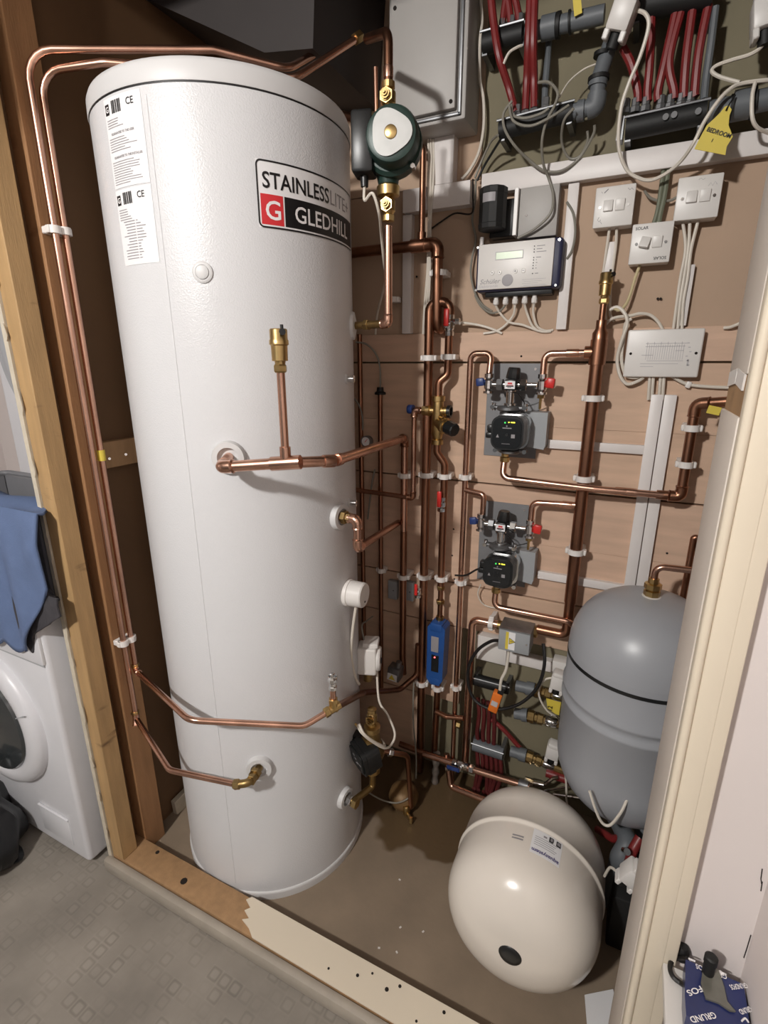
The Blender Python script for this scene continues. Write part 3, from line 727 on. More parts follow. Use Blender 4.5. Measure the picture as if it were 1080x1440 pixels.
mini('upright white mini trunking just right of the solar controller', xm, 1.535, zT0, .0235)
xg = W(571, 400, .02).x
mini('upright greyish mini trunking behind the tank-side pump pipe', xg, 1.535, zq0, .026)
x5a, x5b = W(912, 650, .014).x, W(929, 650, .014).x
w5 = x5b-x5a
zz = W(926, 555, .014).z
mini('left of the two tall white mini trunkings below the wiring centre', x5a-.002, W(890, 825, .014).z-.05, zz, w5*.94, .016, off=0)
mini('right of the two tall white mini trunkings below the wiring centre', x5b, W(890, 825, .014).z-.05, zz, w5*.94, .016, off=0)
zh1 = W(830, 628, .014).z; xh0 = W(770, 626, .014).x
mini('short horizontal white mini trunking right of the upper pump station', xh0, zh1, x5a-w5*.5, .022, .016, True, 0)
zh2 = W(815, 818, .014).z; xh0b = W(756, 808, .014).x
mini('short horizontal white mini trunking right of the lower pump station', xh0b, zh2, x5a-w5*.5, .022, .016, True, 0)
x6 = W(967, 400, .014).x
mini('upright white mini trunking above the wiring centre under the right switch', x6, W(955, 458, .014).z, W(962, 405, .014).z+.05, .018, .012)
x7 = W(858, 360, .01).x
mini('short upright white mini trunking under the left switch above the brass vent', x7, W(858, 372, .01).z-.03, W(858, 340, .01).z, .018, .010)
zl = W(745, 936, .03).z
mini('horizontal white mini trunking low down above the grey manifold pipes', W(700, 925, .02).x, zl, .20, .034, .012, True, .015)
# ================================================================= switches and boxes
def sw(u0, v0, u1, v1, label, toggled=False):            # two-gang isolator on a surface box
    D1 = .040
    a, b = W(u0, v0, D1), W(u1, v1, D1); s = .086
    c = (a+b)/2; x0, x1, z0_, z1_ = c.x-s/2, c.x+s/2, c.z-s/2, c.z+s/2
    r = thing('light_switch', label, 'switch', (c.x, WALL+.006, z0_), 'white two-gang switches')
    P_(r, 'back_box', WPL, lambda m: m.bb((x0+.001, WALL+.006, z0_+.001), (x1-.001, WALL-.030, z1_-.001), .003))
    P_(r, 'face_plate', WPL, lambda m: m.bb((x0, WALL-.030, z0_), (x1, WALL-.040, z1_), .003))
    for k, sx in enumerate((-.0125, .0125)):
        rot = Matrix.Rotation((.12 if k else -.12), 3, 'X')
        if toggled and k == 0: rot = Matrix.Rotation(-.35, 3, 'X') @ Matrix.Rotation(.25, 3, 'Y')
        P_(r, 'rocker', WPL, lambda m: m.box((c.x+sx*1.02, WALL-.0405-(.004 if toggled and k == 0 else 0), c.z+.002), (.0205, .008, .024), rot, .0015, 2))
    for sx in (-.0303, .0303):
        P_(r, 'screw', CHROME, lambda m: m.cyl((c.x+sx, WALL-.0395, c.z), (c.x+sx, WALL-.0413, c.z), .0033, None, 12))
    return r, c
s1, c1 = sw(837, 258, 890, 322, 'leftmost two-gang white switch under the horizontal trunking')
s2, c2 = sw(951, 245, 1013, 310, 'rightmost and highest two-gang white switch under the horizontal trunking')
s3, c3 = sw(886, 312, 945, 372, 'lowest white switch with SOLAR handwritten twice and one rocker tilted', True)
fp = lambda c, dx, dz, up=1: (lambda x, y: Vector((c.x+dx+x*up, WALL-.0404, c.z+dz+y*up)))
P_(s3, 'handwriting', INK, lambda m: m.text('SOLAR', .0088, fp(c3, -.036, .030), .015), 'black handwriting')
P_(s3, 'handwriting', INK, lambda m: m.text('SOLAR', .0088, fp(c3, .036, -.030, -1), .015), 'upside-down black handwriting')
def scrib(m, c, pts, w=.0007): m.tube([Vector((c.x+x, WALL-.0402, c.z+z)) for x, z in pts], w, 4)
P_(s1, 'handwriting', INKG, lambda m: (scrib(m, c1, [(-.024, .030), (-.016, .037)], .0012), scrib(m, c1, [(-.030, .033), (-.028, .030)]), scrib(m, c1, [(.026, .034), (.030, .030), (.034, .033), (.038, .029)])))
P_(s1, 'handwriting', INKG, lambda m: (scrib(m, c1, [(-.030, -.020), (-.033, -.026), (-.029, -.030), (-.026, -.026)]), scrib(m, c1, [(-.026, -.030), (-.023, -.035)])))
P_(s2, 'handwriting', INKL, lambda m: (scrib(m, c2, [(-.004, .034), (0, .037), (.004, .033), (.008, .036)]), scrib(m, c2, [(.016, .020), (.020, .026), (.024, .019), (.028, .027), (.032, .021)])))
# wiring centre
wc = thing('wiring_centre', 'wide white rounded junction box with a printed wiring diagram on its cover', 'junction box', W(935, 497, 0))
a, b = W(884, 464, .03), W(981, 531, .03)
P_(wc, 'back_box', WPL, lambda m: m.bb((a.x+.002, WALL, b.z+.002), (b.x-.002, WALL-.022, a.z-.002), .004))
P_(wc, 'cover', WPL, lambda m: m.box(((a.x+b.x)/2, WALL-.026, (a.z+b.z)/2), (b.x-a.x, .009, a.z-b.z), None, .004, 3))
wx, wz, ww, wh = (a.x+b.x)/2, (a.z+b.z)/2, b.x-a.x, a.z-b.z
for sx in (-.43, .43): P_(wc, 'screw', HOLE, lambda m: m.cyl((wx+sx*ww, WALL-.0300, wz), (wx+sx*ww, WALL-.0312, wz), .0032, None, 12))
def diag(m):
    yy = WALL-.0307
    for k in range(17): x = wx-ww*.22+k*ww*.030; m.bb((x, yy, wz-wh*.13), (x+.0011, yy-.0003, wz+wh*(.18 if k % 3 else .24)))
    for k, (x0, x1, z_) in enumerate(((-.24, .30, .20), (-.24, .28, .14), (-.2, .28, -.16), (-.28, .22, -.22), (-.28, -.1, -.28), (-.28, -.12, -.04), (.16, .27, .05))): m.bb((wx+x0*ww, yy, wz+z_*wh), (wx+x1*ww, yy-.0003, wz+z_*wh+.0014))
    for k in range(6): m.bb((wx+ww*(.30+.02*(k % 3)), yy, wz+wh*(.20-.09*k)), (wx+ww*(.33+.02*(k % 3)), yy-.0003, wz+wh*(.22-.09*k)))
    m.bb((wx+ww*.33, yy, wz-wh*.26), (wx+ww*.355, yy-.0003, wz-wh*.12))
P_(wc, 'printed_diagram', INKL, diag, 'pale grey printed wiring diagram')
# solar controller
ct = thing('solar_controller', 'white and navy solar heating controller with small green display', 'controller', W(725, 375, 0))
a, b = W(672, 341, .055), W(773, 410, .055); x0, x1, zc1, zc0 = a.x, b.x, W(674, 344, .055).z, W(672, 411, .055).z
x1 = W(778, 380, .055).x
P_(ct, 'housing', NAVY, lambda m: m.bb((x0-.004, WALL+.006, zc0), (x1+.018, WALL-.050, zc1+.002), .010, 3))
P_(ct, 'front_panel', WPL, lambda m: m.bb((x0+.003, WALL-.048, zc0+.005), (x1-.002, WALL-.055, zc1-.001), .002))
cw, chh, cx_, cz_ = x1-x0, zc1-zc0, (x0+x1)/2, (zc0+zc1)/2
yf = WALL-.0555
cpt = lambda fx, fz: Vector((x0+cw*fx, yf, zc0+chh*fz))
P_(ct, 'display', LCD, lambda m: m.bb(cpt(.255, .66), cpt(.60, .80)+Vector((0, .0008, 0))), 'pale green display')
P_(ct, 'display_frame', INKL, lambda m: [m.bb(cpt(p, q), cpt(r_, t_)+Vector((0, -.0007, 0))) for p, q, r_, t_ in ((.245, .645, .61, .66), (.245, .80, .61, .815), (.245, .66, .255, .80), (.60, .66, .61, .80))])
for fx in (.215, .315, .52, .625): P_(ct, 'button', WPL, lambda m: m.lathe(cpt(fx, .39), -Y, [(0, .0058), (.0012, .0056), (.0014, .0047), (.0006, .0044), (.0006, 0)], 18))
P_(ct, 'button_marks', INK, lambda m: [m.cyl(cpt(fx, .39)+Y*.0002, cpt(fx, .39)-Y*.0012, .0014, None, 8) for fx in (.215, .315)])
P_(ct, 'button_marks', INKG, lambda m: (m.bb(cpt(.505, .385), cpt(.535, .398)-Y*.0010), m.bb(cpt(.610, .385), cpt(.640, .398)-Y*.0010), m.bb(cpt(.5165, .365), cpt(.5235, .418)-Y*.0010)))
P_(ct, 'globe_emblem', INKG, lambda m: m.lathe(cpt(.425, .215), -Y, [(0, .0145), (.0004, .0143), (.0008, .010), (.0008, 0)], 24), 'round grey emblem')
P_(ct, 'lettering', INKG, lambda m: m.text('Schüler', .0165, lambda x, y: cpt(.05, .165)+Vector((x+y*.3, -.0002, y)), 0, fitw=cw*.27), 'grey script lettering')
P_(ct, 'lettering', INKL, lambda m: m.text('Elektronik', .010, lambda x, y: cpt(.04, .085)+Vector((x, -.0002, y)), 0, fitw=cw*.26))
P_(ct, 'fine_print', INKL, lambda m: [m.bb(cpt(.62+.02*(k % 2), .20-.04*k), cpt(.92-.05*(k % 3), .207-.04*k)-Y*.0002) for k in range(4)]+[m.bb(cpt(.60, .06), cpt(.94, .066)-Y*.0002)])
P_(ct, 'indicator', INK, lambda m: [m.cyl(cpt(.745+.0*k, f_), cpt(.745, f_)-Y*.0008, .0014, None, 8) for k, f_ in enumerate((.86, .80, .745, .635, .585, .53, .475, .42, .315))])
P_(ct, 'fine_print', INKG, lambda m: [m.bb(cpt(.775, f_-.006), cpt(.775+w_, f_+.008)-Y*.0002) for f_, w_ in ((.86, .10), (.80, .07), (.745, .12), (.635, .06), (.585, .01), (.53, .02), (.475, .01), (.42, .015), (.315, .04))])
P_(ct, 'screw', CHROME, lambda m: [m.cyl((x_, WALL-.046, z_), (x_, WALL-.0515, z_), .003, None, 10) for x_, z_ in ((x0-.0005, zc1-.006), (x0-.0005, zc0+.006), (x1+.008, zc1-.006), (x1+.008, zc0+.006))])
P_(ct, 'terminal_cover', BLK, lambda m: m.bb((x0+.02, WALL+.006, zc0-.012), (x1-.002, WALL-.035, zc0+.01), .003))
for k in range(5):
    gx = W(696.5+13.5*k, 424, .03).x; gz = zc0-.012
    P_(ct, 'cable_gland', WPL, lambda m: (m.cyl((gx, WALL-.022, gz+.003), (gx, WALL-.022, gz-.006), .0062, None, 12), m.lathe((gx, WALL-.022, gz-.020), Z, [(0, .0048), (.003, .0078), (.013, .0078), (.015, .0062)], 8)))
def glandpt(k): return Vector((W(696.5+13.5*k, 424, .03).x, WALL-.022, zc0-.032))
CC = 'white cables below the solar controller'
cable('controller_cable', [glandpt(0), W(703, 440, .012), W(716, 453, .008), W(735, 457, .008), W(760, 466, .006), W(775, 466, .004)], .0032, CABW, 'white cable from the first gland of the solar controller, running right', CC)
cable('controller_cable', [glandpt(1), W(703, 437, .014), W(690, 440, .012), W(676, 430, .014), W(668, 415, .012)], .0030, CABG, 'grey cable from the second controller gland bending back to the left', CC)
cable('controller_cable', [glandpt(2), W(722, 443, .012), W(710, 458, .006), W(697, 466, .004), W(680, 469, .004)], .0034, CABW, 'white cable from the middle gland of the solar controller, curving left', CC)
cable('controller_cable', [glandpt(3), W(741, 440, .012), W(748, 457, .008), W(757, 466, .004)], .0032, CABW, 'white cable from the fourth gland of the solar controller', CC)
cable('controller_cable', [glandpt(4), W(750, 440, .012), W(755, 458, .008), W(766, 465, .006), W(778, 464, .002)], .0032, CABW, 'white cable from the rightmost gland of the solar controller', CC)
cable('sensor_cable', [W(634, 455, .03)+Z*.0, W(650, 454, .022), W(672, 457, .012), W(690, 462, .008), W(706, 469, .004)], .0034, CABW, 'white cable from the red-levered valve sensor running right along the boards')
# bundle down from the trunk left of the canister to the controller
cable('grey_wire', [W(669, 252, .03), W(668, 280, .035), W(664, 310, .02), W(669, 335, .015), W(664, 362, .012), W(662, 385, .012), W(668, 412, .01), W(678, 428, .012), W(692, 438, .012)], .0030, CABG, 'grey wire looping down the left edge of the solar controller')
cable('black_wire', [W(665, 252, .034), W(665, 275, .036), W(663, 300, .03), W(640, 300, .012), W(620, 312, .006), W(606, 322, .004)], .0022, CABB, 'thin black wire slanting left below the shaded trunking')
# black canister on a bracket, white strip, blank grey box
cn = thing('black_canister', 'black cylindrical canister with pale sticker above the solar controller', 'canister', W(691, 292, 0))
ca, cb = W(690, 323, .075), W(690, 264, .075)
P_(cn, 'canister_body', BLKM, lambda m: m.lathe((ca.x, WALL-.065, ca.z), Z, [(0, .030), (.002, .0345), (.012, .0355), (.014, .0345), (cb.z-ca.z-.016, .0345), (cb.z-ca.z-.014, .0355), (cb.z-ca.z-.002, .0355), (cb.z-ca.z, .033), (cb.z-ca.z, 0)], 12), ang=20)
P_(cn, 'bracket_box', BLK, lambda m: m.bb((W(690, 300, .03).x, WALL+.006, ca.z-.010), (W(724, 300, .03).x, WALL-.034, cb.z-.018), .003))
P_(cn, 'sticker', INKG, lambda m: m.grid(lambda p, q: Vector((ca.x+.0352*math.sin(-.55+.95*p), WALL-.065-.0352*math.cos(-.55+.95*p), cb.z-.036+.020*q)), 6, 1))
P_(cn, 'stem', CLIP, lambda m: m.cyl((W(678, 330, .03).x, WALL-.03, zc1-.004), (W(678, 330, .03).x, WALL-.03, ca.z-.006), .0055, None, 10))
stp = thing('white_strip', 'narrow upright white plastic strip between the black canister and grey blank box', 'trim strip', W(725, 300, 0))
xs_ = W(725.5, 300, .04).x
P_(stp, 'strip', WPL, lambda m: m.bb((xs_-.006, WALL+.006, W(724, 331, .04).z), (xs_+.004, WALL-.042, zT0), .001, 1))
bk = thing('blank_box', 'square grey blank-faced electrical box above the solar controller', 'junction box', W(757, 300, 0))
a, b = W(732, 276, .032), W(781, 330, .032)
P_(bk, 'back_box', GRAPH, lambda m: m.bb((a.x, WALL+.006, b.z), (b.x, WALL-.026, zT0-.0005), .002))
P_(bk, 'cover', GRAPH, lambda m: m.bb((a.x-.001, WALL-.025, b.z-.001), (b.x+.001, WALL-.032, zT0-.001), .002))
P_(bk, 'screw', CHROME, lambda m: [m.cyl(W(u, v, .031), W(u, v, .0335), .0028, None, 10) for u, v in ((740, 303), (774, 300))])
# grey metal cabinet
gc = thing('control_cabinet', 'large grey steel control cabinet at the top with screwed flat lid', 'cabinet', W(600, 100, 0))
a, b = W(551, 12, .12), W(640, 147, .12)
xl, xrr, zb_, ztp = W(549, 100, .12).x, W(641, 100, .12).x, W(600, 160, .12).z, 2.36
P_(gc, 'cabinet_body', GRAPH, lambda m: m.bb((xl-.012, WALL+.006, zb_-.020), (xrr+.022, WALL-.105, ztp), .006))
P_(gc, 'lid', GRAPH, lambda m: m.bb((xl, WALL-.105, zb_), (xrr, WALL-.120, ztp-.01), .004))
P_(gc, 'lid_rim', STEEL, lambda m: [m.bb((xrr+.004, WALL-.104, zb_-.012), (xrr+.012, WALL-.112, ztp), .002), m.bb((xl-.008, WALL-.104, zb_-.012), (xrr+.012, WALL-.112, zb_-.005), .002)])
P_(gc, 'screw', HOLE, lambda m: [m.cyl((x_, WALL-.1195, z_), (x_, WALL-.1218, z_), .0045, None, 10) for x_, z_ in ((xl+.012, 2.262), (xrr-.010, zb_+.014))])
# ================================================================= WALL PIPES
def VX(u0, v0, u1, v1, d): a, b = W(u0, v0, d), W(u1, v1, d); return (a.x+b.x)/2, a.z, b.z
# left leg and its arch
xP1, zP1, _ = VX(603, 460, 600, 663, .05); zP1b = W(597, 800, .05).z
xP2, _, _ = VX(629, 500, 624, 740, .05)
zar = W(618, 419, .05).z-.011
pA = thing('copper_pipe_run', 'thick copper pipe arching over at the red lever and falling long down the wall', 'pipe', (xP1, WALL-.05, .42))
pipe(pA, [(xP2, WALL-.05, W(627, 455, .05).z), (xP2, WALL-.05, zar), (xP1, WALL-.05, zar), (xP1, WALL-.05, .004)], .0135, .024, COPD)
lever_valve(pA, (xP1-.012, WALL-.068, W(592, 832, .06).z), Z, -Y, RED, .036, .009, .040, Z)
for u, v in ((602, 503.5), (599.5, 668), (598, 811)): clip(pA, (xP1, WALL-.05, W(u, v, .05).z), .0135)
for u, v in ((605, 964),): clip(pA, (xP1, WALL-.05, W(u, v, .05).z), .0135)
# right leg: valve, s-bend, mixing valve, valve, flow meter
xM = W(615, 590, .06).x
zMx = W(614, 578, .06).z
pB = thing('copper_pipe_run', 'copper pipe run with red levers between the arch and the blue flow meter', 'pipe', (xP2, WALL-.05, .45))
zsb = W(622, 533, .055).z
pipe(pB, [(xP2, WALL-.05, W(628, 472, .05).z), (xP2, WALL-.05, zsb+.012), (xM, WALL-.056, zsb-.008), (xM, WALL-.056, W(614, 560, .06).z)], .0112, .018, COPD)
lever_valve(pB, (xP2, WALL-.05, W(626, 458, .05).z), Z, -Y, RED, .055, .013, .046, Z)
clip(pB, (xP2, WALL-.05, W(630, 502, .05).z), .0112)
ws_ = W(637, 455, .045)
P_(pB, 'sensor_pocket', CHROME, lambda m: m.lathe((xP2, WALL-.05, ws_.z+.004), X, [(0, .006), (.018, .006), (.018, .0095), (.030, .0095), (.030, 0)], 8))
mx = thing('mixing_valve', 'brass thermostatic mixing valve with black knob in the middle of the pipework', 'valve', (xM, WALL-.056, W(615, 625, .06).z))
zM0, zM1 = W(615, 625, .06).z, W(614, 556, .06).z
kd = Vector((.86, -.46, -.22)).normalized(); kb = Vector((xM, WALL-.058, zMx-.032))
P_(mx, 'valve_body', BRASS, lambda m: (m.lathe((xM, WALL-.056, zM0), Z, [(0, .012), (0, .018), (.014, .018), (.016, .013), (.032, .019), (zM1-zM0-.018, .016), (zM1-zM0-.016, .020), (zM1-zM0-.002, .020), (zM1-zM0, .013)], 14),
    m.lathe((xM-.036, WALL-.056, zMx), X, [(0, .016), (.012, .017), (.014, .013), (.056, .013), (.058, .0155), (.066, .0155)], 14),
    m.lathe(kb, kd, [(0, .017), (.020, .018), (.024, .019), (.026, .023), (.036, .023), (.038, .019), (.044, .019)], 16)), 'cast brass body')
ko = kb+kd*.044
P_(mx, 'knob', BLK, lambda m: m.lathe(ko, kd, [(0, .018), (.002, .0205), (.030, .0195), (.033, .017), (.033, 0)], 10), 'black hexagonal knob', 25)
P_(mx, 'port_ring', BLK, lambda m: m.lathe((xM+.030, WALL-.056, zMx), X, [(0, .018), (.010, .018), (.010, .013), (.003, .012), (.003, 0)], 14), 'dark open port ring')
P_(mx, 'strainer_plug', BRASS, lambda m: m.cyl((xM+.014, WALL-.074, zMx-.018), (xM+.026, WALL-.084, zMx-.020), .006, None, 6))
# lower half of that run
zl1 = W(618, 712, .05).z
pipe(pB, [(xM, WALL-.056, zM0), (xM, WALL-.056, W(616, 636, .055).z), (xP2, WALL-.05, W(624, 652, .05).z), (xP2, WALL-.05, W(622, 830, .05).z)], .0112, .018, COPD)
lever_valve(pB, (xP2-.004, WALL-.054, W(619, 708, .05).z), Z, -Y, RED, .045, .012, .050, Z)
for u, v in ((626, 670), (622, 814)): clip(pB, (xP2, WALL-.05, W(u, v, .05).z), .0112)
nut(pB, (xP2, WALL-.05, W(620, 826, .05).z), Z, .013, .012, BRASSD); nut(pB, (xP2, WALL-.05, W(619, 846, .05).z), Z, .014, .013, BRASSD)
zF1, zF0 = W(617, 872, .05).z, W(613, 955, .05).z
pipe(pB, [(xP2, WALL-.05, W(622, 830, .05).z), (xP2, WALL-.05, zF1-.02)], .0085, 0, COPD)
pipe(pB, [(xP2, WALL-.05, zF0+.02), (xP2, WALL-.05, W(612, 975, .05).z), (xP2-.004, WALL-.05, W(613, 1058, .05).z)], .0112, .02, COPD)
clip(pB, (xP2, WALL-.05, W(614, 967, .05).z), .0112)
fm = thing('flow_meter', 'blue box-shaped flow meter with grey screen and small red light', 'flow meter', (xP2, WALL-.05, zF0))
fh = zF1-zF0; fy = WALL-.082; fx = W(612, 915, .085).x
P_(fm, 'meter_body', BLUED, lambda m: (m.prism([(fx-.030, WALL-.03, zF0+.020), (fx-.020, WALL-.03, zF0+.004), (fx+.016, WALL-.03, zF0+.004), (fx+.026, WALL-.03, zF0+.020), (fx+.030, WALL-.03, zF1-.014), (fx+.022, WALL-.03, zF1-.004), (fx-.022, WALL-.03, zF1-.004), (fx-.030, WALL-.03, zF1-.014)], (0, -.052, 0)), m.box((fx, WALL-.06, zF1-.012), (.040, .05, .03), None, .004), m.box((fx, WALL-.06, zF0+.012), (.036, .045, .03), None, .004)), 'blue moulded body')
P_(fm, 'screen', INKG, lambda m: m.bb((fx-.016, fy+.001, zF0+fh*.55), (fx+.010, fy-.0012, zF0+fh*.80), .0008, 1), 'grey display window')
P_(fm, 'window', BLK, lambda m: m.bb((fx-.014, fy+.001, zF0+fh*.22), (fx+.012, fy-.0010, zF0+fh*.50), .0008, 1))
P_(fm, 'status_light', LEDR, lambda m: m.sphere((fx-.002, fy-.001, zF0+fh*.465), .0028, n=10))
for z_ in (zF1+.004, zF0-.004): P_(fm, 'union', BRASSD, lambda m: m.cyl((xP2, WALL-.05, z_-.012), (xP2, WALL-.05, z_+.012), .0125, None, 10))
# cold pipe from mixing valve's left port
xQ = W(582, 640, .06).x
pQ = thing('copper_pipe_run', 'bright thin copper pipe dropping from the blue elbow left of the mixing valve', 'pipe', (xQ, WALL-.062, W(581, 702, .06).z))
zq_ = W(584, 574, .06).z; zqb = W(581, 700, .06).z
nut(pQ, (xM-.042, WALL-.057, zMx), X, .0145, .014, BRASS)
elbow(pQ, (xQ, WALL-.062, zMx), X, -Z, .0085, .018, COP)
pipe(pQ, [(xM-.030, WALL-.056, zMx), (xQ, WALL-.062, zMx), (xQ, WALL-.062, zqb), (W(515, 697, .06).x-.04, WALL-.062, zqb+.004)], .0078, .014, COP)
P_(pQ, 'elbow_cap', BLUE, lambda m: m.cyl((xQ-.020, WALL-.058, zMx+.002), (xQ-.004, WALL-.060, zMx+.002), .0135, None, 14), 'dark blue cap on the elbow')
elbow(pQ, (xQ, WALL-.062, zqb), Z, -X, .0078, .017, COPD)
# fat pipe below the front elbow (fifth vertical)
xP5 = E3.x
pE = thing('copper_pipe_run', 'thick copper pipe dropping from the front elbow pipe, just left of the cold pipe', 'pipe', (xP5, E3.y, .36))
pipe(pE, [(xP5, E3.y, E3.z-.30), (xP5, E3.y, .47), (xP5+.004, E3.y, .40)], R22, .02, COPD)
for u, v in ((565.6, 668), (567, 810)): clip(pE, (xP5, E3.y, W(u, v, .05).z), R22)
# thin pipes at the left, in the tank's shadow
def thin(label, u, v0, v1, d, r, mat=COPD, clips=(), cap=False):
    x = W(u, (v0+v1)/2, d).x; za, zb = W(u, v0, d).z, W(u, v1, d).z
    t = thing('copper_pipe_run', label, 'pipe', (x, WALL-d, zb))
    pipe(t, [(x, WALL-d, za), (x, WALL-d, zb)], r, 0, mat)
    for v in clips: clip(t, (x, WALL-d, W(u, v, d).z), r)
    if cap: P_(t, 'cap', BLKM, lambda m: m.lathe((x, WALL-d, za-.004), Z, [(0, .010), (0, .017), (.006, .018), (.010, .011), (.022, .010), (.022, 0)], 14), 'black rubber cap')
    return t
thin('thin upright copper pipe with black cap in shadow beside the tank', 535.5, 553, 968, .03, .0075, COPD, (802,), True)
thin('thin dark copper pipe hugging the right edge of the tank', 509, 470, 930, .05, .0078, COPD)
th_ = thing('copper_pipe_run', 'short shaded copper pipe slanting behind the thermostat port to the wall', 'pipe', W(560, 732, .03))
# second port: elbow down and back
tp2, zp2 = Cy(476, 726)
S0 = cylp(tp2, zp2, CR-.004); S1 = cylp(tp2, zp2, CR+.055); S2 = S1-Z*.075; S3 = W(560, 735, .05)
th_.location = S0; ROOT[th_.name] = Vector(S0)
th_['label'] = 'bent copper pipe from the right-hand tank port, down then back to the wall'
escutcheon(th_, tp2, zp2, .034)
np2 = Vector((math.cos(tp2), math.sin(tp2), 0))
pipe(th_, [S0, S1, S2, S3], R22*.92, .022, COP)
nut(th_, cylp(tp2, zp2, CR+.018), np2, .017, .014, BRASSD); nut(th_, cylp(tp2, zp2, CR+.032), np2, .0135, .012, BRASSD)
elbow(th_, S1, -np2, -Z, R22*.92, .022); elbow(th_, S2, Z, S3-S2, R22*.92, .022)
# third vertical: 15 mm pipe feeding the pump stations
xP3 = .5*(W(660, 505, .045).x+W(650, 800, .045).x); y3 = WALL-.045
zt3 = W(672, 497, .045).z; stL = W(688, 520, .06)
p3 = thing('copper_pipe_run', 'copper pipe left of both pump stations feeding their blue-levered valves', 'pipe', (xP3, y3, .2))
pipe(p3, [(stL.x, WALL-.058, stL.z-.01), (stL.x, y3, zt3), (xP3, y3, zt3), (xP3, y3, .004)], .0085, .018, COP)
for u, v in ((654, 671), (647, 819), (642, 967)): clip(p3, (xP3, y3, W(u, v, .045).z), .0085)
DZ2 = W(709.6, 738.7, .06).z-W(719.5, 539.5, .06).z; DX2 = .004
zb3 = W(654, 689, .045).z
pipe(p3, [(xP3, y3, zb3), (stL.x+DX2, WALL-.058, zb3-.004), (stL.x+DX2, WALL-.058, stL.z-.01+DZ2)], .0085, .012, COP, 'branch_pipe')
# fourth vertical: fat pipe with vent
x4 = .5*(W(842, 500, .055).x+W(800, 850, .055).x); y4 = WALL-.055
z4b = W(795, 872, .055).z; z4t = W(845, 478, .055).z
p4 = thing('copper_pipe_run', 'thickest upright copper pipe right of the pump stations, brass air vent on top', 'pipe', (x4, y4, z4b))
R35 = .0165
z4v = W(790, 892, .055).z
jx = W(755, 889, .055).x
pipe(p4, [(x4, y4, z4t), (x4, y4, z4v), (jx, y4, z4v)], R35*.88, .022, COPD); pipe(p4, [(x4, y4, z4t-.01), (x4, y4, z4b+.06)], R35, 0, COPD, 'sleeve_pipe')
P_(p4, 'reducer', COPD, lambda m: m.lathe((x4, y4, z4t-.004), Z, [(0, R35*1.1), (.020, R35*1.12), (.030, .0125), (.050, .0122), (.050, .009)], 18))
zv_ = W(848, 430, .055).z
pipe(p4, [(x4, y4, z4t+.02), (x4, y4, zv_+.012)], .0078, 0, COPD, 'riser_pipe')
vent(p4, Vector((x4, y4, zv_+.004)), .92)
for u, v in ((830, 560), (820, 673), (806, 775)): clip(p4, (x4, y4, W(u, v, .055).z), R35)
stR = W(764, 520, .06)
zr1 = W(800, 497, .055).z
pipe(p4, [(stR.x, WALL-.058, stR.z-.012), (stR.x, y4, zr1), (x4, y4, zr1+.002)], .0085, .018, COP, 'branch_pipe')
tee(p4, (x4, y4, zr1+.002), Z, -X, R35, .0125, .03, COPD)
collar(p4, (x4-.06, y4, zr1+.001), X, .0085, .03)
pipe(p4, [(stR.x+DX2-.004, WALL-.058, stR.z-.012+DZ2), (stR.x+DX2-.004, y4, W(755, 707, .055).z), (x4, y4, W(800, 709, .055).z)], .0085, .018, COP, 'branch_pipe')
collar(p4, (x4-.035, y4, W(790, 709, .055).z), X, .0085, .026)
# outlet pipes from the pump bottoms
o1 = W(709, 655, .07); 
p6 = thing('copper_pipe_run', 'copper pipe from the upper pump outlet running right and up to the door frame', 'pipe', o1)
q1 = W(716, 676, .08); q2 = W(955, 697, .07); q3 = W(985, 570, .06); q4 = W(1006, 573, .03)
zq6 = W(840, 688, .085).z
pipe(p6, [o1+Z*.02, (o1.x, o1.y-.014, zq6+.006), (W(835, 690, .085).x, WALL-.086, zq6), (q2.x, WALL-.07, zq6-.002)], .0090, .020, COP)
xq6 = W(965, 650, .065).x
zq7 = W(985, 568, .06).z
pipe(p6, [(q2.x-.05, WALL-.07, zq6-.002), (xq6, WALL-.07, zq6-.002), (xq6, WALL-.06, zq7), (xq6+.09, WALL-.09, zq7+.012)], .0118, .022, COPD)
elbow(p6, (xq6, WALL-.07, zq6-.002), -X, Z, .0115, .025, COPD); elbow(p6, (xq6, WALL-.06, zq7), -Z, (.09, -.03, .012), .0115, .028, COPD)
collar(p6, (W(880, 690, .08).x, WALL-.078, zq6-.001), X, .0088, .05, COP)
for u, v in ((975, 602), (965, 653)): clip(p6, (xq6, WALL-.064, W(u, v, .06).z), .0118)
P_(p6, 'yellow_tape', YELLOW, lambda m: m.box(W(1004, 577, .10), (.026, .002, .018), Matrix.Rotation(.2, 3, 'Y')), 'yellow paper tag')
o2 = o1+Vector((DX2-.004, 0, DZ2))
p7 = thing('copper_pipe_run', 'copper pipe from the lower pump outlet sloping right behind the grey vessel', 'pipe', o2)
zo2 = W(775, 869, .08).z
pipe(p7, [o2+Z*.015, (o2.x, o2.y-.012, W(712, 856, .08).z), W(800, 874, .08), W(806, 874, .06)+Vector((.02, .0, -.03))], .0090, .02, COP)
